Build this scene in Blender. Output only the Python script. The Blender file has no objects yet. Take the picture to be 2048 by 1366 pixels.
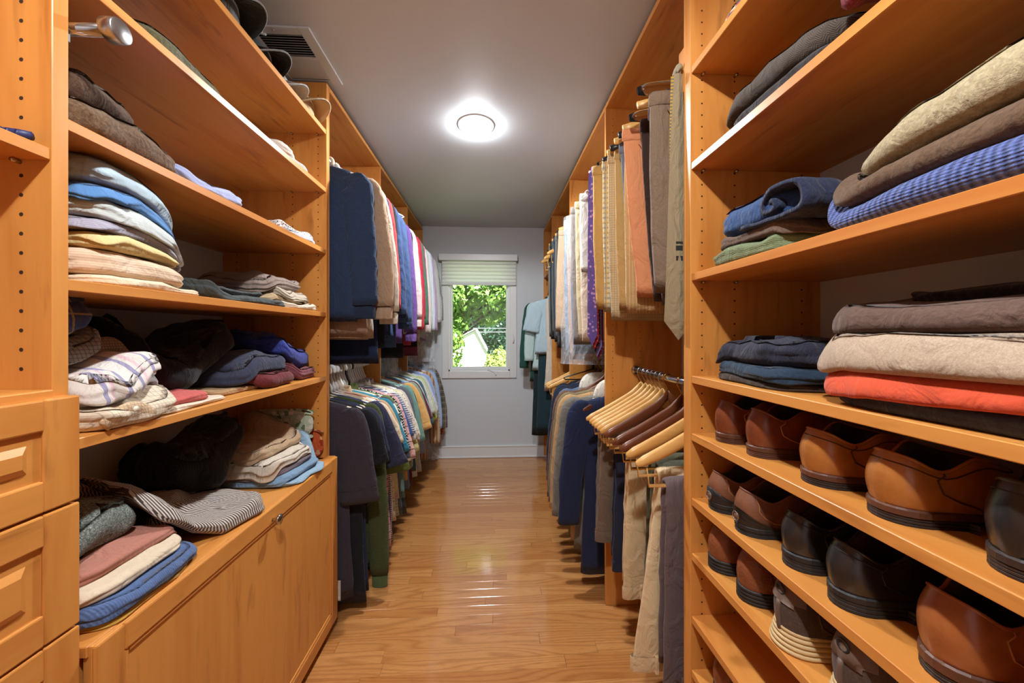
import bpy, bmesh, math, random
import numpy as np
from mathutils import Vector, Matrix, noise
random.seed(7)
SC = bpy.context.scene
COL = SC.collection
PI = math.pi

# ------------------------------------------------------------------ camera
CAM_H = 1.308
cam_data = bpy.data.cameras.new('camera')
cam_data.sensor_width = 36.0
cam_data.lens = 730.0 / 2048.0 * 36.0
cam_data.shift_y = -15.0 / 2048.0
cam_data.clip_start = 0.02
cam_data.clip_end = 300
cam = bpy.data.objects.new('camera', cam_data)
COL.objects.link(cam)
cam.location = (0, 0, CAM_H)
cam.rotation_euler = (PI / 2, 0, -math.atan(39.0 / 730.0))
SC.camera = cam

# ------------------------------------------------------------------ world, sun, exposure
world = bpy.data.worlds.new('world')
SC.world = world
world.use_nodes = True
wn = world.node_tree.nodes
wn.clear()
wo = wn.new('ShaderNodeOutputWorld')
wb = wn.new('ShaderNodeBackground')
sk = wn.new('ShaderNodeTexSky')
sk.sky_type = 'HOSEK_WILKIE'
sk.turbidity = 3.0
sk.sun_direction = (0.25, -0.62, 0.74)
world.node_tree.links.new(sk.outputs[0], wb.inputs[0])
world.node_tree.links.new(wb.outputs[0], wo.inputs[0])
wb.inputs[1].default_value = 2.6

sun_data = bpy.data.lights.new('sun', 'SUN')
sun_data.energy = 20.0
sun_data.angle = 0.01
sun_data.color = (1.0, 0.96, 0.88)
sun = bpy.data.objects.new('sun', sun_data)
COL.objects.link(sun)
sun.rotation_euler = Vector((-0.25, 0.62, -0.74)).to_track_quat('-Z', 'Y').to_euler()
sun.location = (0, -5, 12)

LAMP_STRENGTH = 120.0
LAMP_WATT = 32.0
vs = SC.view_settings
vs.view_transform = 'Standard'
vs.look = 'None'
vs.gamma = 1.0
vs.use_curve_mapping = False
vs.exposure = 0.88

# ------------------------------------------------------------------ room dimensions
XL, XR, YB, YF, ZC = -1.17, 0.92, 3.88, -1.3, 2.44
LF, RF = -0.73, 0.545          # front planes of the left and right closet units

# ------------------------------------------------------------------ helpers
def link(o, parent=None):
    COL.objects.link(o)
    if parent is not None:
        o.parent = parent
    return o

def mesh_obj(name, verts, faces, mat=None, parent=None, smooth=False, loc=(0, 0, 0)):
    me = bpy.data.meshes.new(name)
    me.from_pydata([tuple(v) for v in verts], [], faces)
    me.update()
    if smooth:
        me.polygons.foreach_set('use_smooth', [True] * len(me.polygons))
    if mat is not None:
        me.materials.append(mat)
    o = bpy.data.objects.new(name, me)
    o.location = loc
    return link(o, parent)

def bm_obj(name, bm, mat=None, parent=None, smooth=False, loc=(0, 0, 0)):
    me = bpy.data.meshes.new(name)
    bm.to_mesh(me)
    bm.free()
    if smooth:
        me.polygons.foreach_set('use_smooth', [True] * len(me.polygons))
    if mat is not None:
        me.materials.append(mat)
    o = bpy.data.objects.new(name, me)
    o.location = loc
    return link(o, parent)

def box_bm(bm, lo, hi, bev=0.0, seg=1):
    r = bmesh.ops.create_cube(bm, size=1.0)
    vs_ = r['verts']
    for v in vs_:
        v.co = Vector([(lo[i] + hi[i]) / 2 + v.co[i] * (hi[i] - lo[i]) for i in range(3)])
    if bev > 0:
        es = list({e for v in vs_ for e in v.link_edges})
        bmesh.ops.bevel(bm, geom=es, offset=bev, segments=seg, affect='EDGES', profile=0.5)

def box(name, lo, hi, mat, parent=None, bev=0.0012, seg=1):
    bm = bmesh.new()
    box_bm(bm, lo, hi, bev, seg)
    return bm_obj(name, bm, mat, parent)

def thing(name, label, cat, loc=(0, 0, 0), rotz=0.0, group=None):
    o = bpy.data.objects.new(name, None)
    o.empty_display_size = 0.05
    o.location = loc
    o.rotation_euler = (0, 0, rotz)
    link(o)
    return tag(o, label, cat, group)

def tag(o, label, cat, group=None):
    o['label'] = label
    o['category'] = cat
    if group:
        o['group'] = group
    return o

def struct(o):
    o['kind'] = 'structure'
    return o

def stuff(o):
    o['kind'] = 'stuff'
    return o

def tube(path, r, seg=8, closed=False, flat=None):
    """tube mesh round a polyline; r float or list"""
    P = [Vector(p) for p in path]
    n = len(P)
    V, Fc = [], []
    up0 = None
    for i, p in enumerate(P):
        if closed:
            t = (P[(i + 1) % n] - P[i - 1])
        else:
            t = (P[min(i + 1, n - 1)] - P[max(i - 1, 0)])
        if t.length < 1e-9:
            t = Vector((0, 0, 1))
        t.normalize()
        if up0 is None:
            a = Vector((0, 0, 1)) if abs(t.z) < 0.9 else Vector((1, 0, 0))
            up0 = (a - t * a.dot(t)).normalized()
        else:
            up0 = (up0 - t * up0.dot(t))
            if up0.length < 1e-6:
                a = Vector((1, 0, 0)) if abs(t.x) < 0.9 else Vector((0, 1, 0))
                up0 = (a - t * a.dot(t))
            up0.normalize()
        s = t.cross(up0)
        rr = r[i] if isinstance(r, (list, tuple)) else r
        for k in range(seg):
            an = 2 * PI * k / seg
            ca, sa = math.cos(an), math.sin(an)
            V.append(p + up0 * (ca * rr * (flat or 1.0)) + s * (sa * rr))
    m = n if closed else n - 1
    for i in range(m):
        j = (i + 1) % n
        for k in range(seg):
            l = (k + 1) % seg
            Fc.append((i * seg + k, i * seg + l, j * seg + l, j * seg + k))
    if not closed:
        Fc.append(tuple(range(seg))[::-1])
        Fc.append(tuple((n - 1) * seg + k for k in range(seg)))
    return V, Fc

def tube_obj(name, path, r, mat, parent=None, seg=8, closed=False, flat=None):
    V, Fc = tube(path, r, seg, closed, flat)
    return mesh_obj(name, V, Fc, mat, parent, smooth=True)

class MB:
    """collects several shapes into one mesh"""
    def __init__(s):
        s.v, s.f = [], []
    def add(s, V, Fc):
        o = len(s.v)
        s.v += [tuple(v) for v in V]
        s.f += [tuple(i + o for i in f) for f in Fc]
        return s
    def build(s, name, mat, parent=None, smooth=True):
        return mesh_obj(name, s.v, s.f, mat, parent, smooth)

def loft(rings, cap0=True, cap1=True):
    rings = [list(r) for r in rings]
    n = len(rings[0])
    V = [tuple(p) for r in rings for p in r]
    Fc = []
    for i in range(len(rings) - 1):
        for k in range(n):
            l = (k + 1) % n
            Fc.append((i * n + k, i * n + l, (i + 1) * n + l, (i + 1) * n + k))
    if cap0:
        c = len(V); V.append(tuple(np.mean(rings[0], axis=0)))
        for k in range(n):
            Fc.append((c, (k + 1) % n, k))
    if cap1:
        c = len(V); V.append(tuple(np.mean(rings[-1], axis=0)))
        b = (len(rings) - 1) * n
        for k in range(n):
            Fc.append((c, b + k, b + (k + 1) % n))
    return V, Fc

# ------------------------------------------------------------------ materials
def lin(c):
    """sRGB 0-255 -> linear rgba"""
    o = []
    for x in c:
        x = x / 255.0
        o.append(x / 12.92 if x <= 0.04045 else ((x + 0.055) / 1.055) ** 2.4)
    return (o[0], o[1], o[2], 1.0)

class NT:
    def __init__(s, name):
        s.m = bpy.data.materials.new(name)
        s.m.use_nodes = True
        s.t = s.m.node_tree
        s.b = s.t.nodes['Principled BSDF']
    def n(s, typ, ins=None, **kw):
        nd = s.t.nodes.new(typ)
        for k, v in kw.items():
            setattr(nd, k, v)
        for k, v in (ins or {}).items():
            s.set(nd.inputs[k], v)
        return nd
    def set(s, sock, v):
        if isinstance(v, bpy.types.NodeSocket):
            s.t.links.new(v, sock)
        elif isinstance(v, bpy.types.Node):
            s.t.links.new(v.outputs[0], sock)
        else:
            sock.default_value = v
    def math(s, op, a, b=0.0):
        return s.n('ShaderNodeMath', {0: a, 1: b}, operation=op).outputs[0]
    def mix(s, f, a, b):
        nd = s.n('ShaderNodeMix', data_type='RGBA')
        s.set(nd.inputs[0], f); s.set(nd.inputs[6], a); s.set(nd.inputs[7], b)
        return nd.outputs[2]
    def obj(s, off=None):
        tc = s.n('ShaderNodeTexCoord')
        return tc.outputs['Object']
    def mapping(s, vec, scale=(1, 1, 1), loc=(0, 0, 0), rot=(0, 0, 0)):
        return s.n('ShaderNodeMapping', {'Vector': vec, 'Scale': scale, 'Location': loc, 'Rotation': rot}).outputs[0]
    def noise(s, vec, scale, detail=3.0, rough=0.55, dist=0.0):
        return s.n('ShaderNodeTexNoise', {'Vector': vec, 'Scale': scale, 'Detail': detail, 'Roughness': rough, 'Distortion': dist}).outputs[0]
    def ramp(s, f, stops):
        nd = s.n('ShaderNodeValToRGB', {0: f})
        cr = nd.color_ramp
        while len(cr.elements) > 1:
            cr.elements.remove(cr.elements[-1])
        cr.elements[0].position, cr.elements[0].color = stops[0]
        for p, c in stops[1:]:
            e = cr.elements.new(p); e.color = c
        return nd.outputs[0]
    def bump(s, h, strength=0.3, dist=0.002):
        nd = s.n('ShaderNodeBump', {'Height': h, 'Strength': strength, 'Distance': dist})
        s.t.links.new(nd.outputs[0], s.b.inputs['Normal'])
    def base(s, c): s.set(s.b.inputs['Base Color'], c)
    def rough(s, r): s.set(s.b.inputs['Roughness'], r)
    def inp(s, k, v): s.set(s.b.inputs[k], v)

def paint(name, c, rough=0.6):
    m = NT(name)
    v = m.obj()
    nz = m.noise(v, 6.0, 2)
    m.base(m.mix(m.math('MULTIPLY', nz, 0.10), lin(c), lin([x * 0.93 for x in c])))
    m.rough(rough)
    m.bump(m.noise(v, 260.0, 2), 0.06, 0.001)
    return m.m

def plain(name, c, rough=0.5, metal=0.0, **kw):
    m = NT(name)
    m.base(lin(c)); m.rough(rough); m.inp('Metallic', metal)
    for k, v in kw.items():
        m.inp(k.replace('_', ' '), v)
    return m.m

def wood_lam(name, axis, c1=(217, 149, 74), c2=(195, 120, 52), c3=(126, 64, 28)):
    """honey maple laminate: fine grain with soft dark flecks running along `axis`"""
    m = NT(name)
    oi = m.n('ShaderNodeObjectInfo')
    v = m.obj()
    off = m.n('ShaderNodeVectorMath', {0: v, 1: m.n('ShaderNodeCombineXYZ', {0: m.math('MULTIPLY', oi.outputs['Random'], 7.0), 1: m.math('MULTIPLY', oi.outputs['Random'], 13.0), 2: m.math('MULTIPLY', oi.outputs['Random'], 5.0)}).outputs[0]}, operation='ADD').outputs[0]
    sc = [1.0, 1.0, 1.0]; sc[axis] = 0.10
    mv = m.mapping(off, tuple(sc))
    big = m.noise(mv, 9.0, 4, 0.6, 0.7)
    fine = m.noise(mv, 120.0, 3, 0.6)
    sc2 = [1.0, 1.0, 1.0]; sc2[axis] = 0.16
    fl = m.noise(m.mapping(off, tuple(sc2), (3.1, 1.7, 4.2)), 24.0, 3, 0.6, 0.4)
    base = m.ramp(big, [(0.30, lin(c2)), (0.52, lin(c1)), (0.72, lin([min(255, x * 1.03) for x in c1]))])
    base = m.mix(m.math('MULTIPLY', fine, 0.35), base, lin(c2))
    fleck = m.n('ShaderNodeMapRange', {0: fl, 1: 0.58, 2: 0.78, 3: 0.0, 4: 0.62}).outputs[0]
    base = m.mix(fleck, base, lin(c3))
    m.base(base)
    m.rough(0.36)
    m.inp('Specular IOR Level', 0.45)
    m.bump(fine, 0.03, 0.0006)
    return m.m

def oak(name):
    """one oak plank, grain along X; tone follows the plank"""
    m = NT(name)
    oi = m.n('ShaderNodeObjectInfo')
    rnd = oi.outputs['Random']
    v = m.obj()
    off = m.n('ShaderNodeVectorMath', {0: v, 1: m.n('ShaderNodeCombineXYZ', {0: m.math('MULTIPLY', rnd, 37.0), 1: m.math('MULTIPLY', rnd, 91.0), 2: 0.0}).outputs[0]}, operation='ADD').outputs[0]
    mv = m.mapping(off, (0.14, 1.0, 1.0))
    warp = m.noise(mv, 5.0, 2, 0.5, 0.3)
    sep = m.n('ShaderNodeSeparateXYZ', {0: mv})
    arg = m.math('ADD', m.math('MULTIPLY', sep.outputs[1], 260.0), m.math('MULTIPLY', warp, 95.0))
    ringw = m.math('MULTIPLY_ADD', m.math('SINE', arg), 0.5)
    ring = m.n('ShaderNodeMapRange', {0: m.math('SINE', arg), 1: -1.0, 2: 1.0, 3: 0.0, 4: 1.0}).outputs[0]
    ring = m.math('POWER', ring, 3.0)
    pores = m.noise(m.mapping(off, (0.05, 1.0, 1.0)), 380.0, 2, 0.6)
    tone = m.mix(rnd, lin((204, 144, 84)), lin((180, 114, 58)))
    tone = m.mix(m.math('MULTIPLY', m.noise(mv, 14.0, 3), 0.4), tone, lin((216, 160, 100)))
    c = m.mix(m.math('MULTIPLY', ring, 0.38), tone, lin((140, 76, 30)))
    c = m.mix(m.math('MULTIPLY', m.n('ShaderNodeMapRange', {0: pores, 1: 0.5, 2: 0.8, 3: 0.0, 4: 1.0}).outputs[0], 0.45), c, lin((122, 64, 26)))
    m.base(c)
    m.rough(m.n('ShaderNodeMapRange', {0: pores, 1: 0.3, 2: 0.8, 3: 0.10, 4: 0.20}).outputs[0])
    m.inp('Specular IOR Level', 0.6); m.inp('Coat Weight', 0.6); m.inp('Coat Roughness', 0.09)
    m.bump(m.math('ADD', m.math('MULTIPLY', pores, 0.4), m.noise(m.mapping(off, (0.6, 1, 1)), 9.0, 1)), 0.05, 0.002)
    return m.m

WALL = paint('wall_paint', (204, 208, 213), 0.6)
CEIL = paint('ceiling_paint', (204, 209, 215), 0.55)
TRIM = paint('trim_paint', (222, 222, 222), 0.35)
WOOD_Z = wood_lam('laminate_vertical_grain', 2)
WOOD_Y = wood_lam('laminate_long_grain', 1)
WOOD_X = wood_lam('laminate_cross_grain', 0)
OAK = oak('oak_plank')
DARK = plain('hole_dark', (52, 30, 14), 0.9)
DARKGAP = plain('dark_gap', (20, 20, 22), 0.9)
CHROME = plain('chrome', (205, 205, 208), 0.14, 1.0)
STEEL = plain('brushed_steel', (178, 178, 180), 0.32, 1.0)
BRASS = plain('brass', (190, 150, 80), 0.25, 1.0)
NICKEL = plain('nickel_knob', (190, 186, 176), 0.2, 1.0)
WHITE_PL = plain('white_plastic', (232, 230, 226), 0.35)
CREAM_PL = plain('cream_plastic', (226, 208, 184), 0.38)
GREY_PL = plain('grey_blue_plastic', (176, 190, 198), 0.35)
BLACK_PL = plain('black_plastic', (26, 26, 28), 0.35)
VENTM = plain('vent_enamel', (205, 206, 208), 0.35)

def lampmat():
    m = NT('lamp_diffuser')
    m.base((0.9, 0.9, 0.9, 1)); m.rough(0.4)
    m.inp('Emission Color', (0.94, 0.97, 1.0, 1)); m.inp('Emission Strength', LAMP_STRENGTH)
    return m.m
LAMP = lampmat()

def clear(name, c=(235, 240, 245), rough=0.08, alpha_film=None):
    m = NT(name)
    m.base(lin(c)); m.rough(rough); m.inp('Transmission Weight', 1.0); m.inp('IOR', 1.25)
    return m.m
CLEAR = clear('clear_acrylic')

def film(name, tint=(232, 238, 244), cover=0.30, crinkle=1.0):
    """thin dry-cleaning film: mostly see-through, milky folds, sharp glints"""
    m = NT(name)
    v = m.obj()
    nz = m.noise(m.mapping(v, (1, 1, 0.35)), 22.0, 4, 0.6, 1.5)
    m.base(lin(tint)); m.rough(0.12)
    m.inp('Specular IOR Level', 0.9)
    m.bump(nz, 0.9 * crinkle, 0.03)
    tr = m.n('ShaderNodeBsdfTransparent')
    mx = m.n('ShaderNodeMixShader')
    fac = m.n('ShaderNodeMapRange', {0: nz, 1: 0.35, 2: 0.75, 3: cover * 0.5, 4: cover * 1.8}).outputs[0]
    m.set(mx.inputs[0], fac)
    m.t.links.new(tr.outputs[0], mx.inputs[1])
    m.t.links.new(m.b.outputs[0], mx.inputs[2])
    out = [n for n in m.t.nodes if n.type == 'OUTPUT_MATERIAL'][0]
    m.t.links.new(mx.outputs[0], out.inputs[0])
    return m.m
FILM = film('garment_film', cover=0.28)

def glassmat():
    m = NT('window_glass')
    tr = m.n('ShaderNodeBsdfTransparent', {'Color': (0.97, 0.98, 0.98, 1)})
    gl = m.n('ShaderNodeBsdfGlossy', {'Roughness': 0.02})
    mx = m.n('ShaderNodeMixShader', {0: 0.05})
    m.t.links.new(tr.outputs[0], mx.inputs[1]); m.t.links.new(gl.outputs[0], mx.inputs[2])
    out = [n for n in m.t.nodes if n.type == 'OUTPUT_MATERIAL'][0]
    m.t.links.new(mx.outputs[0], out.inputs[0])
    return m.m
GLASS = glassmat()

CLOTHS = {}
def cloth(c, pat='plain', c2=None, c3=None, p=0.02, p2=None, axis=0, duty=0.5, weave=700.0, bump=0.25, soft=0.0):
    """procedural cloth in local metres. pat: plain heather stripe check plaid dots tweed herring knit cable nordic zigzag denim cord"""
    key = (c, pat, c2, c3, p, p2, axis, duty, weave, bump)
    if key in CLOTHS:
        return CLOTHS[key]
    m = NT('cloth_%s_%03d' % (pat, len(CLOTHS)))
    v = m.obj()
    sep = m.n('ShaderNodeSeparateXYZ', {0: v})
    A = [sep.outputs[0], sep.outputs[1], sep.outputs[2]]
    c1 = lin(c)
    d2 = lin(c2) if c2 else lin([x * 0.8 for x in c])
    d3 = lin(c3) if c3 else d2
    low = m.noise(v, 14.0, 3, 0.6)
    hi = m.noise(v, weave, 2, 0.6)
    def band(co, per, du, ph=0.0):
        fr = m.math('FRACT', m.math('ADD', m.math('DIVIDE', co, per), 100.0 + ph))
        return m.math('LESS_THAN', fr, du)
    height = hi
    if pat == 'plain':
        col = m.mix(m.math('MULTIPLY', hi, 0.25), c1, d2)
    elif pat == 'heather':
        f = m.n('ShaderNodeMapRange', {0: m.noise(v, 420.0, 3, 0.7), 1: 0.35, 2: 0.65}).outputs[0]
        col = m.mix(f, c1, d2)
    elif pat == 'stripe':
        col = m.mix(band(A[axis], p, duty), c1, d2)
        if c3:
            col = m.mix(band(A[axis], p * 2.0, duty * 0.35, 0.3), col, d3)
    elif pat in ('check', 'plaid'):
        ax2 = 2 if axis != 2 else 0
        b1, b2 = band(A[axis], p, duty), band(A[ax2], p2 or p, duty)
        col = m.mix(m.math('MULTIPLY', b1, 0.6), c1, d2)
        col = m.mix(m.math('MULTIPLY', b2, 0.6), col, d2)
        if c3:
            col = m.mix(m.math('MULTIPLY', band(A[axis], p * 2, 0.10, 0.4), 0.8), col, d3)
            col = m.mix(m.math('MULTIPLY', band(A[ax2], (p2 or p) * 2, 0.10, 0.4), 0.8), col, d3)
    elif pat == 'dots':
        vo = m.n('ShaderNodeTexVoronoi', {'Vector': v, 'Scale': 1.0 / p})
        col = m.mix(m.math('LESS_THAN', vo.outputs[0], duty), c1, d2)
    elif pat in ('tweed', 'wool'):
        f = m.n('ShaderNodeMapRange', {0: m.noise(v, 260.0 if pat == 'tweed' else 160.0, 4, 0.75), 1: 0.38, 2: 0.62}).outputs[0]
        col = m.mix(f, c1, d2)
        sp = m.math('GREATER_THAN', m.noise(m.mapping(v, (1, 1, 1), (5, 3, 1)), 330.0, 1), 0.66)
        col = m.mix(m.math('MULTIPLY', sp, 0.7 if pat == 'tweed' else 0.3), col, d3)
        height = m.math('ADD', hi, m.math('MULTIPLY', f, 0.8))
    elif pat == 'herring':
        zz = m.math('ABSOLUTE', m.math('SUBTRACT', m.math('FRACT', m.math('ADD', m.math('DIVIDE', A[axis], p), 50.0)), 0.5))
        arg = m.math('ADD', m.math('DIVIDE', A[2], p * 0.30), m.math('MULTIPLY', zz, 5.0))
        f = m.math('LESS_THAN', m.math('FRACT', m.math('ADD', arg, 100.0)), 0.5)
        col = m.mix(f, c1, d2)
    elif pat == 'zigzag':
        zz = m.math('ABSOLUTE', m.math('SUBTRACT', m.math('FRACT', m.math('ADD', m.math('DIVIDE', A[axis], p), 50.0)), 0.5))
        arg = m.math('ADD', m.math('DIVIDE', A[2], p), m.math('MULTIPLY', zz, 1.2))
        f = m.math('LESS_THAN', m.math('FRACT', m.math('ADD', arg, 100.0)), duty)
        col = m.mix(f, c1, d2)
    elif pat in ('knit', 'rib'):
        wob = m.math('MULTIPLY', m.noise(v, 30.0, 2), 0.012)
        co = m.math('ADD', A[axis], wob)
        rb = m.math('SINE', m.math('MULTIPLY', co, 2 * PI / p))
        st = m.math('SINE', m.math('MULTIPLY', m.math('ADD', A[2 if axis != 2 else 0], m.math('MULTIPLY', A[1 if axis != 1 else 2], 0.7)), 2 * PI / (p * 0.8)))
        hgt = m.math('ADD', rb, m.math('MULTIPLY', st, 0.5))
        f = m.n('ShaderNodeMapRange', {0: m.math('ADD', hgt, m.math('MULTIPLY', m.noise(v, 500.0, 2), 1.4)), 1: -0.4, 2: 1.6}).outputs[0]
        col = m.mix(f, d2, c1)
        height = m.math('ADD', m.math('MULTIPLY', hgt, 0.5), hi)
    elif pat == 'nordic':
        vo = m.n('ShaderNodeTexVoronoi', {'Vector': m.mapping(v, (1, 1, 1)), 'Scale': 60.0}, distance='CHEBYCHEV')
        col = m.ramp(m.n('ShaderNodeSeparateColor', {0: vo.outputs[1]}).outputs[0], [(0.0, c1), (0.35, d2), (0.6, d3), (0.8, c1)])
        [setattr(n.color_ramp, 'interpolation', 'CONSTANT') for n in m.t.nodes if n.type == 'VALTORGB']
        height = vo.outputs[0]
    elif pat == 'denim':
        f = m.math('ADD', m.math('MULTIPLY', m.noise(v, 600.0, 2), 0.5), m.math('MULTIPLY', low, 0.6))
        col = m.mix(f, c1, d2)
    elif pat == 'cord':
        rb = m.math('SINE', m.math('MULTIPLY', A[axis], 2 * PI / p))
        col = m.mix(m.n('ShaderNodeMapRange', {0: rb, 1: -1.0, 2: 1.0}).outputs[0], d2, c1)
        height = m.math('ADD', rb, hi)
    m.base(m.mix(m.math('MULTIPLY', low, 0.18), col, lin([x * 0.75 for x in c])))
    m.rough(0.88)
    m.inp('Specular IOR Level', 0.25)
    m.inp('Sheen Weight', 0.12)
    wv = m.noise(m.mapping(v, (1.0, 1.0, 0.55)), 17.0, 3, 0.55, 1.6)
    b1 = m.n('ShaderNodeBump', {'Height': wv, 'Strength': 0.55, 'Distance': 0.020})
    b2 = m.n('ShaderNodeBump', {'Height': height, 'Strength': bump, 'Distance': 0.0022, 'Normal': b1.outputs[0]})
    m.t.links.new(b2.outputs[0], m.b.inputs['Normal'])
    CLOTHS[key] = m.m
    return m.m
# ================================================================== STRUCTURE
T = 0.1
# floor: sub floor with oak planks running across the room
floor = struct(box('floor', (XL - T, YF - T, -0.12), (XR + T, YB + T, -0.018), DARKGAP, bev=0))
PW = 0.0572
rows = int((YB - YF) / PW) + 1
for r in range(rows):
    y1 = YB - r * PW
    y0 = max(YF, y1 - PW)
    if y1 <= YF + 0.002:
        break
    x = XL - random.uniform(0.0, 0.8)
    while x < XR:
        L_ = random.uniform(0.45, 1.35)
        a, b = max(x, XL), min(x + L_, XR)
        if XR - b < 0.12:
            b = XR
        if b - a > 0.04:
            dz = random.uniform(-0.0004, 0.0004)
            bm = bmesh.new()
            box_bm(bm, (a + 0.0003, y0 + 0.0003, -0.019), (b - 0.0003, y1 - 0.0003, dz), 0.0009, 1)
            o = bm_obj('plank', bm, OAK, floor)
            # slight crowning differences catch the light plank by plank
            tl = random.uniform(-0.0035, 0.0035)
            for vv in o.data.vertices:
                if vv.co.z > -0.01:
                    vv.co.z += (vv.co.y - (y0 + y1) / 2) * tl
        x = b if b >= XR else x + L_

wall_left = struct(box('wall_left', (XL - T, YF - T, -0.02), (XL, YB + T, ZC + T), WALL, bev=0))
wall_right = struct(box('wall_right', (XR, YF - T, -0.02), (XR + T, YB + T, ZC + T), WALL, bev=0))
wall_front = struct(box('wall_front', (XL, YF - T, -0.02), (XR, YF, ZC + T), WALL, bev=0))
ceiling = struct(box('ceiling', (XL - T, YF - T, ZC), (XR + T, YB + T, ZC + 0.15), CEIL, bev=0))
# back wall with window opening
WX0, WX1, WZ0, WZ1 = -0.475, 0.195, 0.905, 2.06
bm = bmesh.new()
for lo, hi in (((XL, YB, -0.02), (WX0, YB + 0.16, ZC)), ((WX1, YB, -0.02), (XR, YB + 0.16, ZC)),
               ((WX0, YB, -0.02), (WX1, YB + 0.16, WZ0)), ((WX0, YB, WZ1), (WX1, YB + 0.16, ZC))):
    box_bm(bm, lo, hi)
wall_back = struct(bm_obj('wall_back', bm, WALL))
# baseboard on the back wall
bb = struct(box('baseboard_back', (XL, YB - 0.014, 0), (XR, YB, 0.115), TRIM, bev=0.002))
box('cap_moulding', (XL, YB - 0.019, 0.112), (XR, YB, 0.130), TRIM, bb, bev=0.004, seg=2)
box('shoe_moulding', (XL, YB - 0.024, 0), (XR, YB - 0.013, 0.018), TRIM, bb, bev=0.005, seg=2)
# plain door in the wall behind the camera
d1 = struct(box('door_1', (-0.6, YF - 0.02, 0.005), (0.25, YF + 0.02, 2.03), TRIM, bev=0.003))
tube_obj('door_handle', [(0.18, YF + 0.02, 1.0), (0.18, YF + 0.06, 1.0), (0.07, YF + 0.06, 1.0)], 0.009, NICKEL, d1)

# ---- window
win = bpy.data.objects.new('window_1', None); link(win); struct(win)
cas = [((-0.530, YB - 0.020, 0.842), (WX0 + 0.012, YB + 0.004, 2.125)),
       ((WX1 - 0.012, YB - 0.020, 0.842), (0.256, YB + 0.004, 2.125)),
       ((WX0 + 0.012, YB - 0.020, 0.842), (WX1 - 0.012, YB + 0.004, WZ0 + 0.012)),
       ((WX0 + 0.012, YB - 0.020, WZ1 - 0.012), (WX1 - 0.012, YB + 0.004, 2.125))]
for lo, hi in cas:
    box('casing', lo, hi, TRIM, win, bev=0.005, seg=2)
for lo, hi in (((WX0, YB, WZ0), (WX0 + 0.03, YB + 0.13, WZ1)), ((WX1 - 0.03, YB, WZ0), (WX1, YB + 0.13, WZ1)),
               ((WX0, YB, WZ0), (WX1, YB + 0.13, WZ0 + 0.03)), ((WX0, YB, WZ1 - 0.03), (WX1, YB + 0.13, WZ1))):
    box('jamb', lo, hi, TRIM, win, bev=0.003)
sx0, sx1, sz0, sz1 = WX0 + 0.012, WX1 - 0.012, WZ0 + 0.012, WZ1 - 0.02
sash = box('sash', (sx0, YB + 0.045, sz0), (sx0 + 0.038, YB + 0.085, sz1), TRIM, win, bev=0.004)
box('sash', (sx1 - 0.038, YB + 0.045, sz0), (sx1, YB + 0.085, sz1), TRIM, win, bev=0.004)
box('sash', (sx0 + 0.036, YB + 0.045, sz0), (sx1 - 0.036, YB + 0.085, sz0 + 0.040), TRIM, win, bev=0.004)
box('sash', (sx0 + 0.036, YB + 0.045, sz1 - 0.04), (sx1 - 0.036, YB + 0.085, sz1), TRIM, win, bev=0.004)
box('glass_pane', (sx0 + 0.03, YB + 0.062, sz0 + 0.03), (sx1 - 0.03, YB + 0.066, sz1 - 0.03), GLASS, win, bev=0)
crank = box('crank_base', (-0.06, YB - 0.002, 0.905), (0.03, YB + 0.04, 0.927), TRIM, win, bev=0.006, seg=2)
tube_obj('crank_handle', [(-0.05, YB - 0.004, 0.93), (-0.01, YB - 0.016, 0.918), (0.02, YB - 0.02, 0.905), (0.035, YB - 0.02, 0.885), (0.036, YB - 0.022, 0.868)], [0.012, 0.011, 0.008, 0.007, 0.009], TRIM, crank)
tube_obj('sash_lock', [(0.215, YB - 0.024, 1.30), (0.225, YB - 0.03, 1.25), (0.22, YB - 0.024, 1.21)], 0.007, TRIM, win)
tube_obj('sash_lock', [(-0.468, YB + 0.02, 1.16), (-0.462, YB + 0.02, 1.10), (-0.458, YB + 0.018, 1.05)], 0.007, TRIM, win)

# ---- pleated shade on the window
def shade_mat():
    m = NT('shade_fabric')
    m.base(lin((240, 240, 238))); m.rough(0.8); m.inp('Transmission Weight', 0.0)
    tl = m.n('ShaderNodeBsdfTranslucent', {'Color': (0.95, 0.95, 0.93, 1)})
    mx = m.n('ShaderNodeMixShader', {0: 0.3})
    m.t.links.new(m.b.outputs[0], mx.inputs[1]); m.t.links.new(tl.outputs[0], mx.inputs[2])
    out = [n for n in m.t.nodes if n.type == 'OUTPUT_MATERIAL'][0]
    m.t.links.new(mx.outputs[0], out.inputs[0])
    return m.m
SHADE = shade_mat()
sh = thing('window_shade', 'white pleated fabric shade half lowered over the window with a box headrail', 'window shade', (-0.14, YB - 0.03, 1.8))
hr = box('headrail', (-0.415, -0.055, 0.272), (0.402, 0.012, 0.338), plain('headrail_white', (226, 227, 230), 0.35), sh, bev=0.004, seg=2)
for k in range(6):
    z1_ = 0.272 - k * 0.0385
    z0_ = z1_ - 0.0385
    pts = [(z1_, -0.006), (z1_ - 0.010, -0.016), (z0_ + 0.010, -0.019), (z0_ + 0.002, -0.010), (z0_, -0.006)]
    V, Fc = [], []
    for z_, y_ in pts:
        V += [(-0.385, y_, z_), (0.385, y_, z_)]
    for i in range(len(pts) - 1):
        Fc.append((2 * i, 2 * i + 1, 2 * i + 3, 2 * i + 2))
    mesh_obj('pleat', V, Fc, SHADE, sh, smooth=True)
box('bottom_rail', (-0.387, -0.020, 0.020), (0.387, 0.002, 0.043), plain('shade_rail', (205, 206, 208), 0.5), sh, bev=0.003)

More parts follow.
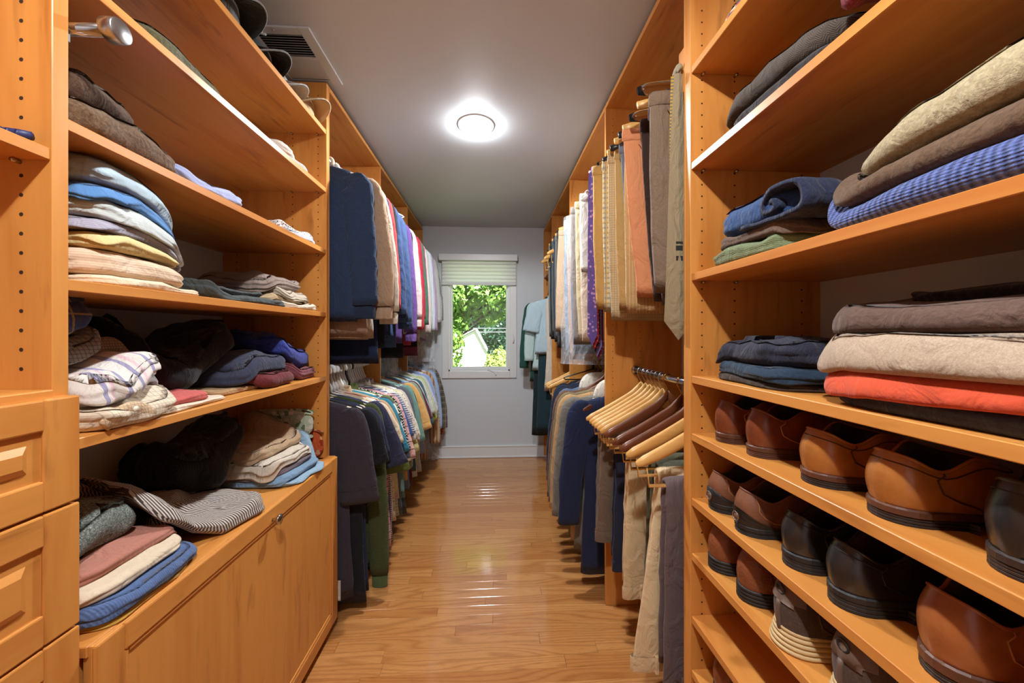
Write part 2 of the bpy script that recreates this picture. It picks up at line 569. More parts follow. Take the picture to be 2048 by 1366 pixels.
# ---- ceiling vent
vent = thing('ceiling_vent', 'white metal ceiling air register with two banks of louvres', 'vent', (-0.80, 1.535, ZC))
fx, fy = 0.125, 0.155
for lo, hi in (((-fx, -fy, -0.008), (-fx + 0.042, fy, 0)), ((fx - 0.042, -fy, -0.008), (fx, fy, 0)),
               ((-fx + 0.042, -fy, -0.008), (fx - 0.042, -fy + 0.035, 0)), ((-fx + 0.042, fy - 0.030, -0.008), (fx - 0.042, fy, 0)),
               ((-fx + 0.042, -0.008, -0.008), (fx - 0.042, 0.008, 0))):
    box('frame', lo, hi, VENTM, vent, bev=0.002)
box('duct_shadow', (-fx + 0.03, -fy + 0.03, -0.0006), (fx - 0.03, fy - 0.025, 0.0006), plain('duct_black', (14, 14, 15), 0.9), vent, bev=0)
for k in range(18):
    near = k < 9
    y_ = (-fy + 0.041 + k * 0.0122) if near else (0.014 + (k - 9) * 0.0126)
    bm = bmesh.new()
    box_bm(bm, (-fx + 0.04, -0.0046 if not near else -0.0035, -0.0006), (fx - 0.04, 0.0046 if not near else 0.0035, 0.0006))
    o = bm_obj('louvre', bm, VENTM, vent)
    o.rotation_euler = (0.75 if near else -0.30, 0, 0)
    o.location = (0, y_, -0.0048)
tube_obj('damper_lever', [(-0.055, -fy + 0.022, -0.006), (-0.055, -fy + 0.022, -0.018), (-0.040, -fy + 0.022, -0.020)], 0.004, WHITE_PL, vent)
tube_obj('screw', [(-0.01, -fy + 0.014, -0.007), (-0.01, -fy + 0.014, -0.011)], 0.004, STEEL, vent)

# ---- recessed ceiling lights
def ceiling_light(x, y, label):
    t = thing('ceiling_light', label, 'light', (x, y, ZC), group='recessed ceiling lights')
    N = 40
    prof = [(0.100, 0.0), (0.100, -0.003), (0.094, -0.005), (0.086, -0.0045), (0.083, -0.002)]
    rings = [[(r * math.cos(2 * PI * k / N), r * math.sin(2 * PI * k / N), z) for k in range(N)] for r, z in prof]
    V, Fc = loft(rings, False, False)
    mesh_obj('trim_ring', V, Fc, TRIM, t, smooth=True)
    prof = [(0.080, -0.001), (0.078, -0.014), (0.070, -0.022), (0.050, -0.029), (0.025, -0.032), (0.004, -0.0325)]
    rings = [[(r * math.cos(2 * PI * k / N), r * math.sin(2 * PI * k / N), z) for k in range(N)] for r, z in prof]
    V, Fc = loft(rings, False, True)
    mesh_obj('diffuser', V, Fc, LAMP, t, smooth=True)
    ld = bpy.data.lights.new('lamp_light', 'SPOT')       # the bright LED core of this fixture
    ld.energy = LAMP_WATT
    ld.color = (0.96, 0.985, 1.0)
    ld.shadow_soft_size = 0.022
    ld.spot_size = math.radians(172)
    ld.spot_blend = 0.25
    lo = bpy.data.objects.new('lamp_light', ld)
    lo.location = (0, 0, -0.042)
    link(lo, t)
ceiling_light(-0.089, 1.985, 'round flush ceiling light glowing white between the two closet rows, on the window side')
ceiling_light(-0.089, 0.10, 'round flush ceiling light glowing white between the drawer unit and the shoe shelves')

# ================================================================== CLOSET UNITS
def holes(parent, face_y, side, xs, z0, z1, r=0.0026, step=0.032, nrm=-1):
    """shelf-pin holes drilled in a panel face (face_y), joined: too small to pick apart"""
    mb = MB()
    z = z0
    while z < z1:
        for x in xs:
            c = [(x + r * math.cos(2 * PI * k / 8), face_y + nrm * 0.0003, z + r * math.sin(2 * PI * k / 8)) for k in range(8)]
            mb.add(c, [tuple(range(8))])
        z += step
    stuff(mb.build('pin_holes', DARK, parent, smooth=False))

def shelf_pins(parent, face_y, xs, z, nrm=-1):
    for x in xs:
        tube_obj('shelf_pin', [(x, face_y, z - 0.004), (x, face_y + nrm * 0.012, z - 0.004)], 0.0035, NICKEL, parent, seg=6)

ST = 0.020
PT = 0.020
def panel(parent, y, x0, x1, z0=0.0, z1=2.416, t=PT, name='side_panel'):
    return box(name, (x0, y - t / 2, z0), (x1, y + t / 2, z1), WOOD_Z, parent, bev=0.0012)
def shelf(parent, y0, y1, x0, x1, ztop, name='shelf', t=ST):
    return box(name, (x0, y0, ztop - t), (x1, y1, ztop), WOOD_Y, parent, bev=0.0012)

# --- left shelving unit over the hamper
LS = [2.207, 1.951, 1.680, 1.403, 1.123]
CT = 0.765
lu = thing('shelving_unit', 'tall honey wood open shelving unit above the tilt-out hamper cabinet', 'shelves')
pA = panel(lu, 0.658, XL, LF, t=0.024)
pB = panel(lu, 1.660, XL, LF, t=0.022)
holes(pA, 0.646, -1, (LF - 0.048, LF - 0.36), 1.25, 2.36, 0.0034)
holes(pA, 0.670, 1, (LF - 0.048, LF - 0.36), 0.85, 2.36, nrm=1)
holes(pB, 1.649, -1, (LF - 0.036, LF - 0.145, LF - 0.38), 0.82, 2.38)
for z in LS:
    s_ = shelf(lu, 0.6705, 1.6485, XL, LF - 0.002, z)
    shelf_pins(s_, 1.649, (LF - 0.036, LF - 0.145), z - ST)
# --- hamper cabinet below
HX = -0.690
hc = thing('hamper_cabinet', 'low honey wood hamper cabinet with one wide panelled tilt-out door', 'cabinet')
box('countertop', (XL, 0.6705, CT - 0.02), (HX - 0.012, 1.672, CT), WOOD_Y, hc, bev=0.0015)
box('carcass', (XL, 0.6705, 0.06), (HX - 0.03, 1.672, CT - 0.0205), WOOD_Z, hc)
box('toe_kick', (XL, 0.6705, 0.0), (HX - 0.07, 1.672, 0.0605), WOOD_Y, hc)
dz0, dz1, dy0, dy1 = 0.045, CT - 0.002, 0.674, 1.669
door = box('tilt_door', (HX - 0.022, dy0, dz0), (HX - 0.007, dy1, dz1), WOOD_Z, hc, bev=0.001)
def rect_frame(parent, name, x0, x1, y0, y1, z0, z1, wdt, mat_v, mat_h, bev=0.004):
    box(name, (x0, y0, z0), (x1, y0 + wdt, z1), mat_v, parent, bev=bev, seg=2)
    box(name, (x0, y1 - wdt, z0), (x1, y1, z1), mat_v, parent, bev=bev, seg=2)
    box(name, (x0, y0 + wdt, z0), (x1, y1 - wdt, z0 + wdt), mat_h, parent, bev=bev, seg=2)
    box(name, (x0, y0 + wdt, z1 - wdt), (x1, y1 - wdt, z1), mat_h, parent, bev=bev, seg=2)
rect_frame(door, 'door_frame', HX - 0.010, HX, dy0, dy1, dz0, dz1, 0.052, WOOD_Z, WOOD_Y)
rect_frame(door, 'inner_moulding', HX - 0.011, HX - 0.003, dy0 + 0.052, dy1 - 0.052, dz0 + 0.052, dz1 - 0.052, 0.010, WOOD_Z, WOOD_Y, 0.003)
kn = [(0.005, 0.0), (0.0055, 0.010), (0.008, 0.016), (0.0155, 0.019), (0.0165, 0.022), (0.015, 0.026), (0.006, 0.0285)]
rings = [[(HX - 0.001 + x, 1.185 + r * math.cos(2 * PI * k / 20), dz1 - 0.038 + r * math.sin(2 * PI * k / 20)) for k in range(20)] for r, x in kn]
V, Fc = loft(rings, True, True)
mesh_obj('knob', V, Fc, NICKEL, door, smooth=True)

# --- left drawer unit nearest the door
du = thing('drawer_unit', 'honey wood drawer stack with raised-panel fronts and a shelf above', 'drawers')
DX = -0.705
box('countertop', (XL, -1.288, 1.196), (LF + 0.004, 0.6455, 1.216), WOOD_Y, du, bev=0.002)  # unit lengthened unseen behind the camera to lower bounce off the white wall
shelf(du, -1.288, 0.6455, XL, LF - 0.002, 1.616)
shelf(du, -1.288, 0.6455, XL, LF - 0.002, 2.02)
box('carcass', (XL, -1.288, 0.07), (LF - 0.005, 0.6455, 1.1955), WOOD_Z, du)
box('toe_kick', (XL, -1.288, 0.0), (LF - 0.06, 0.6455, 0.0705), WOOD_Y, du)
shelf_pins(du, 0.646, (LF - 0.05,), 1.596)
drz = [(1.026, 1.204), (0.815, 1.022), (0.600, 0.811), (0.385, 0.596), (0.080, 0.381)]
for z0, z1 in drz:
    y0, y1 = -1.286, 0.664
    dr = box('drawer', (LF - 0.004, y0, z0), (DX - 0.006, y1, z1), WOOD_Y, du, bev=0.003, seg=2)
    fw = 0.050
    rect_frame(dr, 'drawer_frame', DX - 0.008, DX, y0, y1, z0, z1, fw, WOOD_Z, WOOD_Y, 0.003)
    # raised field with bevelled sides
    a0, a1, b0, b1 = y0 + fw, y1 - fw, z0 + fw, z1 - fw
    s_ = 0.030
    V = [(DX - 0.0055, a0, b0), (DX - 0.0055, a1, b0), (DX - 0.0055, a1, b1), (DX - 0.0055, a0, b1)]
    q = min(s_, (b1 - b0) * 0.36)
    V += [(DX - 0.015, a0 + 0.004, b0 + 0.004), (DX - 0.015, a1 - 0.004, b0 + 0.004), (DX - 0.015, a1 - 0.004, b1 - 0.004), (DX - 0.015, a0 + 0.004, b1 - 0.004)]
    V += [(DX + 0.001, a0 + q, b0 + q), (DX + 0.001, a1 - q, b0 + q), (DX + 0.001, a1 - q, b1 - q), (DX + 0.001, a0 + q, b1 - q)]
    Fc = []
    for i in range(4):
        j = (i + 1) % 4
        Fc += [(i, j, j + 4, i + 4), (i + 4, j + 4, j + 8, i + 8)]
    Fc.append((8, 9, 10, 11))
    mesh_obj('raised_panel', V, Fc, WOOD_Y, dr)
# something small and blue lying on the drawer unit's shelf
comb = thing('comb', 'small ridged navy blue grooming tool on the shelf above the drawers', 'brush', (LF - 0.045, 0.615, 1.6165))
tube_obj('handle', [(-0.05, -0.02, 0.008), (0, 0, 0.009), (0.02, 0.008, 0.010), (0.034, 0.013, 0.010)], [0.006, 0.008, 0.0085, 0.007], plain('navy_rubber', (36, 44, 92), 0.5), comb)
for k in range(5):
    tube_obj('grip_ring', [(-0.02 + k * 0.010, -0.008 + k * 0.004, 0.009), (-0.0165 + k * 0.010, -0.0065 + k * 0.004, 0.009)], 0.0092, plain('navy_rubber_ring', (26, 32, 76), 0.5) if k == 0 else bpy.data.materials['navy_rubber_ring'], comb)
# chrome valet rod pulled out of the shelving panel
vr = thing('valet_rod', 'chrome pull-out valet rod on the shelving panel edge', 'rod', (LF, 0.690, 1.850))
tube_obj('rod', [(-0.14, 0, 0), (0.045, 0, 0)], 0.0105, CHROME, vr, seg=20)
tube_obj('end_cap', [(0.043, 0, 0), (0.045, 0, 0), (0.066, 0, 0), (0.0675, 0, 0)], [0.018, 0.0205, 0.0205, 0.019], STEEL, vr, seg=28)
box('bracket', (-0.11, -0.0195, -0.03), (-0.012, -0.006, -0.006), STEEL, vr)

# --- left hanging section (three bays)
RLX, RUZ, RLZ = -0.815, 2.165, 1.125
lh = thing('hanging_closet', 'honey wood double-hang closet section with three bays on the side of the striped tees', 'closet')
LY = [1.660, 2.425, 3.183, 3.868]
for i, y in enumerate(LY[1:]):
    p_ = panel(lh, y, XL, LF, z0=0.0, z1=2.416)
    holes(p_, y - PT / 2, -1, (LF - 0.036, LF - 0.22), 0.2, 2.36, 0.0022)
box('side_panel', (XL, 1.6715, 0), (LF, 1.6795, 2.416), WOOD_Z, lh)
for a, b in zip(LY[:-1], LY[1:]):
    y0, y1 = a + (0.020 if a < 1.7 else PT / 2), b - PT / 2
    shelf(lh, y0, y1, XL, LF + 0.0, 2.416, 'top_shelf')
    for z in (RUZ, RLZ):
        rd = tube_obj('hanging_rod', [(RLX, y0, z), (RLX, y1, z)], 0.0135, CHROME, lh, seg=16)
        for yy in (y0, y1):
            s = 1 if yy == y0 else -1
            tube_obj('rod_socket', [(RLX, yy, z), (RLX, yy + s * 0.012, z)], 0.021, CHROME, lh, seg=16)
    box('cleat', (XL, y0, 2.30), (XL + 0.018, y1, 2.396), WOOD_Y, lh)

# --- right shelving unit
RS = [2.045, 1.780, 1.474, 1.193, 1.035, 0.857, 0.706, 0.533, 0.385, 0.215, 0.07]
ru = thing('shelving_unit', 'tall honey wood shelving unit with sweaters above and shoe shelves below', 'shelves')
p1 = panel(ru, 0.992, RF, XR, t=0.028)
panel(ru, -0.02, RF, XR, t=0.022)
holes(p1, 0.978, -1, (RF + 0.032, RF + 0.125, RF + 0.32), 0.12, 2.38)
for z in RS:
    s_ = shelf(ru, -0.008, 0.9775, RF + 0.002, XR, z)
    shelf_pins(s_, 0.978, (RF + 0.032, RF + 0.125), z - ST)
    shelf(ru, -1.288, -0.032, RF + 0.002, XR, z)  # unseen bay behind the camera, added so wood dims the bounce light
tube_obj('top_rail', [(RF + 0.02, 0.0, 2.40), (RF + 0.02, 0.978, 2.40)], 0.004, WOOD_Y, ru, seg=6)
tp = struct(box('trim_1', (XR - 0.0012, 0.63, 1.318), (XR, 0.70, 1.385), plain('wall_patch', (192, 195, 199), 0.3), bev=0))
# --- right hanging section (bays)
RRX = 0.690
rh = thing('hanging_closet', 'honey wood double-hang closet section holding trousers and blazers', 'closet')
RY = [0.992, 1.742, 2.560, 3.330, 3.868]
box('side_panel', (RF, 1.0065, 0), (XR, 1.0145, 2.416), WOOD_Z, rh)
for y in RY[1:4]:
    p_ = panel(rh, y, RF, XR)
    holes(p_, y - PT / 2, -1, (RF + 0.034, RF + 0.17), 0.2, 2.36, 0.0022)
panel(rh, RY[4], RF + 0.0, XR, z0=0.0, z1=2.40)
for i, (a, b) in enumerate(zip(RY[:-1], RY[1:])):
    y0, y1 = a + (0.023 if a < 1.1 else PT / 2), b - PT / 2
    shelf(rh, y0, y1, RF, XR, 2.416, 'top_shelf')
    for z in ((RUZ, RLZ + 0.01) if i < 3 else (RUZ,)):
        tube_obj('hanging_rod', [(RRX, y0, z), (RRX, y1, z)], 0.0135, CHROME, rh, seg=16)
        for yy in (y0, y1):
            s = 1 if yy == y0 else -1
            tube_obj('rod_socket', [(RRX, yy, z), (RRX, yy + s * 0.012, z)], 0.021, CHROME, rh, seg=16)
    box('cleat', (XR - 0.018, y0, 2.30), (XR, y1, 2.396), WOOD_Y, rh)
# ================================================================== FOLDED CLOTHES
def sup(phi, n=5.0):
    c, s = math.cos(phi), math.sin(phi)
    return (math.copysign(abs(c) ** (2.0 / n), c), math.copysign(abs(s) ** (2.0 / n), s))

class Pile:
    """height field of what already lies on a shelf, so each folded piece rests on the ones below"""
    def __init__(s, x0, x1, y0, y1, z, h=0.006):
        s.x0, s.y0, s.h, s.z = x0, y0, h, z
        s.nx, s.ny = int((x1 - x0) / h) + 2, int((y1 - y0) / h) + 2
        s.H = np.zeros((s.nx, s.ny))
        gx, gy = np.meshgrid(np.arange(s.nx), np.arange(s.ny), indexing='ij')
        s.GX, s.GY = x0 + gx * h, y0 + gy * h
    def support(s, slope=0.9):
        A = s.H.copy()
        st = slope * s.h
        for _ in range(26):
            B = A.copy()
            B[1:] = np.maximum(B[1:], A[:-1] - st); B[:-1] = np.maximum(B[:-1], A[1:] - st)
            B[:, 1:] = np.maximum(B[:, 1:], A[:, :-1] - st); B[:, :-1] = np.maximum(B[:, :-1], A[:, 1:] - st)
            A = B
        for _ in range(5):
            B = np.pad(A, 1, mode='edge')
            A = np.maximum((B[1:-1, 1:-1] + B[2:, 1:-1] + B[:-2, 1:-1] + B[1:-1, 2:] + B[1:-1, :-2]) / 5.0, s.H)
        return A
    def at(s, A, x, y):
        fx = np.clip((x - s.x0) / s.h, 0, s.nx - 1.001); fy = np.clip((y - s.y0) / s.h, 0, s.ny - 1.001)
        i, j = int(fx), int(fy)
        a, b = fx - i, fy - j
        return A[i, j] * (1 - a) * (1 - b) + A[i + 1, j] * a * (1 - b) + A[i, j + 1] * (1 - a) * b + A[i + 1, j + 1] * a * b
    def add(s, name, label, cat, mat, cx, cy, wx, wy, t, rot=0.0, layers=2, wr=0.004, edge=0.006, crown=0.15, slope=0.9, n=5.0, group=None, seed=None, tilt=0.0, taper=0.0):
        sd = (seed if seed is not None else random.uniform(0, 90)) * 3.7
        A = s.support(slope)
        cr, sr = math.cos(rot), math.sin(rot)
        N, rr = 76, t / 2.0
        hw = min(wx, wy) / 2
        NR = 5 + 4 * layers
        prof = []                                   # (inset distance, height fraction 0..1)
        for r in (0.0, 0.45, 0.8):
            prof.append((hw * (1 - r), 0.0, 'b'))
        for k in range(NR + 1):
            a = PI * k / NR
            ins = rr * (1 - math.sin(a))
            hf = (1 - math.cos(a)) / 2
            g = 0.0
            for l in range(1, layers):
                g += math.exp(-((hf - l / layers) / 0.055) ** 2)
            prof.append((ins, hf, g))
        for r in (0.90, 0.78, 0.62, 0.45, 0.25):
            prof.append((hw * (1 - r), 1.0, 't'))
        rings = []
        for ins, hf, g in prof:
            ring = []
            for k in range(N):
                ph = 2 * PI * k / N
                ux, uy = sup(ph, n)
                nz = noise.noise(Vector((ux * 2.1 + sd, uy * 2.1, 0.4 + hf * 0.9)))
                e_ = edge * nz * 1.6
                gi = 0.0
                if not isinstance(g, str):
                    gi = g * min(0.5 * rr + 0.003, 0.012) * (0.35 + 0.65 * abs(uy))
                ex, ey = wx / 2 - ins - gi + e_, wy / 2 - ins - gi + e_
                lx, ly = ux * max(ex, 0.004), uy * max(ey, 0.004)
                x, y = cx + lx * cr - ly * sr, cy + lx * sr + ly * cr
                b = s.at(A, x, y)
                r2 = max(abs(lx) / (wx / 2), abs(ly) / (wy / 2))
                crn = 1.0 + crown * (1 - min(1.0, r2) ** 2)
                w = wr * (noise.noise(Vector((lx * 9 + sd, ly * 17, sd))) + 0.6 * noise.noise(Vector((lx * 26 + sd, ly * 34, sd * 2)))) if hf > 0.3 else 0.0
                tq = min(1.0, max(0.0, (ly / (wy / 2) + 0.3) / 1.3))
                tpr = 1.0 - taper * tq * tq
                z = s.z + b + 0.0006 + hf * t * crn * tpr + w * hf + tilt * lx * hf
                ring.append((x - cx, y - cy, z - s.z))
            rings.append(ring)
        V, Fc = loft(rings, True, True)
        o = mesh_obj(name, V, Fc, mat, None, smooth=True, loc=(cx, cy, s.z))
        tag(o, label, cat, group)
        # raise the field
        dx, dy = s.GX - cx, s.GY - cy
        lx, ly = dx * cr + dy * sr, -dx * sr + dy * cr
        q = (np.abs(lx) / (wx / 2)) ** n + (np.abs(ly) / (wy / 2)) ** n
        inside = q < 0.97
        s.H = np.where(inside, np.maximum(s.H, A + t * (1 + crown * 0.5 * (1 - np.minimum(q, 1))) * (1 - taper * np.clip((ly / (wy / 2) + 0.3) / 1.3, 0, 1) ** 2)), s.H)
        return o

def ribbon_roll(name, label, cat, mat, path, th, width, loc, rotz=0.0, seed=1.0, wr=0.002, group=None):
    """cloth folded or rolled along a 2-D path (u,z), given thickness, running `width` along local y"""
    P = np.array(path, float)
    d = np.gradient(P, axis=0)
    d /= np.maximum(np.linalg.norm(d, axis=1)[:, None], 1e-9)
    nn = np.stack([-d[:, 1], d[:, 0]], 1)
    L_, R_ = P + nn * th / 2, P - nn * th / 2
    tip = P[-1] + d[-1] * th * 0.4
    tip0 = P[0] - d[0] * th * 0.4
    loop = np.concatenate([L_, [tip], R_[::-1], [tip0]])
    M = 15
    rings = []
    for i in range(M):
        f = i / (M - 1)
        y = (f - 0.5) * width
        ring = []
        for (u, z) in loop:
            e = 0.006 * noise.noise(Vector((u * 12 + seed, z * 12, seed)))
            k = 1.0 - 0.05 * (2 * abs(f - 0.5)) ** 4
            w = wr * noise.noise(Vector((u * 18 + seed, y * 22, z * 18)))
            ring.append((u * k + w, y + e * (2 * f - 1) * 1.5, z * k + w + 0.0))
        rings.append(ring)
    V, Fc = [], []
    m = len(loop)
    V = [p for r in rings for p in r]
    for i in range(M - 1):
        for k in range(m):
            l = (k + 1) % m
            Fc.append((i * m + k, i * m + l, (i + 1) * m + l, (i + 1) * m + k))
    h = len(P)
    # end caps as strips between the two sides of the cloth
    for base, flip in ((0, False), ((M - 1) * m, True)):
        for k in range(h - 1):
            a, b = base + k, base + k + 1
            c_, e_ = base + (2 * h) - k - 1, base + (2 * h) - k
            q = (a, b, c_, e_)
            Fc.append(q if flip else q[::-1])
    o = mesh_obj(name, V, Fc, mat, None, smooth=True, loc=loc)
    o.rotation_euler = (0, 0, rotz)
    o.data.update()
    mn = min(v.co.z for v in o.data.vertices)
    for v in o.data.vertices:
        v.co.z -= mn
    return tag(o, label, cat, group)

def smooth_path(pts, n=8):
    """Catmull-Rom through 2-D points"""
    P = [np.array(p, float) for p in pts]
    P = [2 * P[0] - P[1]] + P + [2 * P[-1] - P[-2]]
    out = []
    for i in range(1, len(P) - 2):
        for k in range(n):
            t = k / n
            a, b, c, d = P[i - 1], P[i], P[i + 1], P[i + 2]
            out.append(0.5 * ((2 * b) + (-a + c) * t + (2 * a - 5 * b + 4 * c - d) * t * t + (-a + 3 * b - 3 * c + d) * t ** 3))
    out.append(P[-2])
    return out

def collar(parent, mat, x, y, z, r=0.055, h=0.03, rot=0.0, flat=0.45):
    """turned collar of a folded shirt"""
    V, Fc = [], []
    N = 22
    for k in range(N + 1):
        a = -0.9 * PI + 1.8 * PI * k / N
        for rr, zz in ((r * 0.80, 0.0), (r * 0.86, h), (r * 1.02, h * 0.96), (r * 1.22, h * 0.15)):
            px, py = rr * math.cos(a), rr * math.sin(a) * (1 + flat)
            V.append((x + px * math.cos(rot) - py * math.sin(rot), y + px * math.sin(rot) + py * math.cos(rot), z + zz))
    for k in range(N):
        for j in range(3):
            Fc.append((k * 4 + j, (k + 1) * 4 + j, (k + 1) * 4 + j + 1, k * 4 + j + 1))
    return mesh_obj('collar', V, Fc, mat, parent, smooth=True)

def button(parent, loc, r=0.0055, nrm=(0, 0, 1), c=(225, 215, 195), name='button'):
    N_ = Vector(nrm).normalized()
    p = Vector(loc)
    k = 'button_%d_%d_%d' % c
    m_ = bpy.data.materials.get(k) or plain(k, c, 0.3)
    return tube_obj(name, [p, p + N_ * 0.0022], r, m_, parent, seg=12)

C = cloth
# palette helpers for the folded piles ------------------------------------------------
FOLD = 'folded shirts on the shelves'

# ---- left unit, top shelf: caps -----------------------------------------------------
def cap(label, cx, cy, z, crown_m, bill_m, edge_m, rot, s=1.0):
    t = thing('baseball_cap', label, 'cap', (cx, cy, z), rot)
    N = 28
    rings = []
    for i in range(9):
        a = (PI / 2) * i / 8
        r = 0.092 * s * math.cos(a) ** 0.75
        zz = 0.006 + 0.115 * s * math.sin(a)
        rings.append([(r * 1.06 * math.cos(2 * PI * k / N), r * 0.95 * math.sin(2 * PI * k / N), zz) for k in range(N)])
    V, Fc = loft(rings, False, True)
    mesh_obj('crown', V, Fc, crown_m, t, smooth=True)
    # bill: curved plate reaching forward (+x) and drooping at its sides
    V, Fc = [], []
    M = 17
    for side in (0, 1):
        for i in range(7):
            for k in range(M):
                u = -1 + 2 * k / (M - 1)
                y = u * 0.088 * s
                x0 = 0.090 * s * math.sqrt(max(0, 1 - (u * 0.93) ** 2)) * 1.03
                f = i / 6
                x = x0 + f * 0.075 * s * math.sqrt(max(0.0, 1 - abs(u) ** 2.6))
                zz = 0.060 * s - 0.058 * s * abs(u) ** 2.2 - 0.010 * f
                V.append((x, y, zz + (0.004 if side == 0 else 0.0)))
    for side in (0, 1):
        o = side * 7 * M
        for i in range(6):
            for k in range(M - 1):
                q = (o + i * M + k, o + i * M + k + 1, o + (i + 1) * M + k + 1, o + (i + 1) * M + k)
                Fc.append(q if side else q[::-1])
    b = mesh_obj('bill', V, Fc, bill_m, t, smooth=True)
    rim = [(x, y, zz + 0.002) for (x, y, zz) in V[6 * M:7 * M]]
    tube_obj('bill_edge', rim, 0.0032, edge_m, b, seg=6)
    tube_obj('top_button', [(0, 0, 0.118 * s), (0, 0, 0.126 * s)], 0.007, crown_m, t, seg=10)
    return t
cap('grey baseball cap with a black underbill hanging over the top shelf edge', -0.835, 1.085, 2.208, C((120, 124, 126)), C((34, 40, 42)), C((150, 152, 150)), 0.15, 1.0)
cap('small charcoal baseball cap between the grey cap and the patterned one on the top shelf', -0.835, 1.270, 2.208, C((70, 76, 78)), C((22, 28, 30)), C((150, 154, 154)), 0.1, 0.86)
cap('white cap with blue-grey pattern on the top shelf beside the beige cap', -0.840, 1.415, 2.208, C((214, 216, 214), 'check', (120, 140, 150), None, 0.014), C((220, 220, 214)), C((200, 204, 204)), 0.2, 0.80)
cap('beige baseball cap with a tan bill at the end of the top shelf', -0.830, 1.545, 2.208, C((205, 180, 140)), C((216, 182, 132)), C((228, 210, 176)), -0.05, 0.94)

# ---- left unit, second shelf ---------------------------------------------------------
P2 = Pile(XL, LF, 0.67, 1.65, LS[1])
P2.add('folded_sweater', 'folded olive sweater on the shelf under the caps', 'sweater', C((96, 92, 62), 'wool', (70, 66, 44)), -0.93, 0.98, 0.33, 0.30, 0.062, 0.1)
P2.add('folded_shirt', 'folded pale grey striped shirt at the end of the shelf under the caps', 'shirt', C((214, 210, 204), 'stripe', (150, 148, 146), None, 0.006, None, 1), -0.935, 1.47, 0.36, 0.28, 0.034, -0.25, wr=0.008)
P2.add('folded_shirt', 'crumpled off-white shirt on top of the grey striped one', 'shirt', C((222, 212, 200)), -0.905, 1.42, 0.28, 0.20, 0.030, 0.4, wr=0.010)

# ---- left unit, third shelf ------------------------------------------------------------
P3 = Pile(XL, LF, 0.67, 1.65, LS[2])
P3.add('folded_sweater', 'folded brown chunky wool sweater on the shelf above the pastel shirts', 'sweater', C((118, 92, 68), 'wool', (80, 58, 40), (140, 116, 90)), -0.925, 0.812, 0.36, 0.26, 0.060, 0.05, layers=2, wr=0.012, crown=0.3)
P3.add('folded_sweater', 'dark brown wool sweater sleeve lump on top of the brown sweater', 'sweater', C((92, 68, 50), 'wool', (64, 44, 30), (120, 96, 74)), -0.935, 0.775, 0.31, 0.18, 0.052, 0.12, layers=1, wr=0.016, crown=0.3)
P3.add('folded_shirt', 'folded pale lavender-blue shirt in the middle of the third shelf', 'shirt', C((176, 184, 222)), -0.925, 1.075, 0.37, 0.20, 0.030, -0.1, wr=0.010, crown=0.4)
P3.add('folded_shirt', 'folded light blue shirt under the black-speckled one', 'shirt', C((196, 206, 226)), -0.925, 1.50, 0.37, 0.25, 0.018, -0.08, wr=0.006)
P3.add('folded_shirt', 'folded white shirt with a fine black speckled print', 'shirt', C((214, 208, 204), 'dots', (40, 40, 52), None, 0.007, None, 0, 0.36), -0.93, 1.49, 0.35, 0.26, 0.022, -0.14, wr=0.010)

# ---- left unit, fourth shelf: pastel shirt stack, trousers -------------------------------
P4 = Pile(XL, LF, 0.67, 1.65, LS[3])
F4 = [('folded_shirt', 'folded cream ribbed shirt at the bottom of the pastel stack', C((236, 214, 184), 'stripe', (224, 200, 168), None, 0.004, None, 2), .37, .285, .018, 0.02, 0.865),
      ('folded_shirt', 'thick folded pale peach shirt with fine stripes, second from the stack bottom', C((232, 208, 180), 'stripe', (220, 188, 158), None, 0.005, None, 2), .36, .255, .046, -0.02, 0.850),
      ('folded_shirt', 'folded pale yellow shirt in the pastel stack', C((228, 208, 148)), .36, .215, .030, 0.03, 0.828),
      ('folded_shirt', 'folded lilac-grey ribbed shirt between the yellow and white ones', C((176, 172, 188), 'stripe', (160, 158, 174), None, 0.004, None, 2), .35, .235, .024, 0.0, 0.838),
      ('folded_shirt', 'folded off-white shirt below the blue one in the pastel stack', C((206, 212, 210), 'stripe', (196, 204, 202), None, 0.005, None, 2), .36, .240, .034, 0.03, 0.838),
      ('folded_shirt', 'folded cornflower blue shirt in the pastel stack', C((92, 140, 196)), .35, .225, .026, -0.02, 0.832),
      ('folded_shirt', 'folded pale ice-blue shirt on top of the pastel stack', C((184, 206, 218)), .35, .220, .044, 0.02, 0.830)]
for nm, lb, mt, wx, wy, t, rt, cy in F4:
    P4.add(nm, lb, 'shirt', mt, -0.925, cy, wx, wy, t * 1.06, rt, layers=2, wr=0.006, edge=0.009, crown=0.25, slope=1.1, taper=0.5)
P4.add('folded_trousers', 'folded dark slate-green trousers lying flat beside the pastel stack', 'trousers', C((74, 82, 82)), -0.93, 1.235, 0.375, 0.31, 0.022, -0.06, wr=0.008, edge=0.010)
P4.add('folded_trousers', 'second folded slate trousers on top of the slate-green pair', 'trousers', C((70, 76, 76)), -0.955, 1.22, 0.31, 0.25, 0.018, -0.12, wr=0.010, edge=0.012)
P4.add('folded_trousers', 'folded cream trousers at the bottom of the rolled trousers pile', 'trousers', C((222, 208, 186)), -0.915, 1.505, 0.36, 0.23, 0.024, -0.06, wr=0.009, edge=0.008)
P4.add('folded_trousers', 'folded khaki trousers in the pile beside the slate trousers', 'trousers', C((184, 158, 122)), -0.95, 1.475, 0.33, 0.25, 0.022, -0.10, wr=0.009)
P4.add('folded_trousers', 'folded stone trousers with a rolled leg, under the taupe pair', 'trousers', C((196, 182, 162)), -0.93, 1.50, 0.33, 0.22, 0.026, 0.05, layers=3, wr=0.010)
P4.add('folded_trousers', 'folded taupe grey trousers on top of the trousers pile', 'trousers', C((150, 132, 122)), -0.96, 1.475, 0.33, 0.25, 0.040, -0.08, layers=3, wr=0.012, crown=0.4)

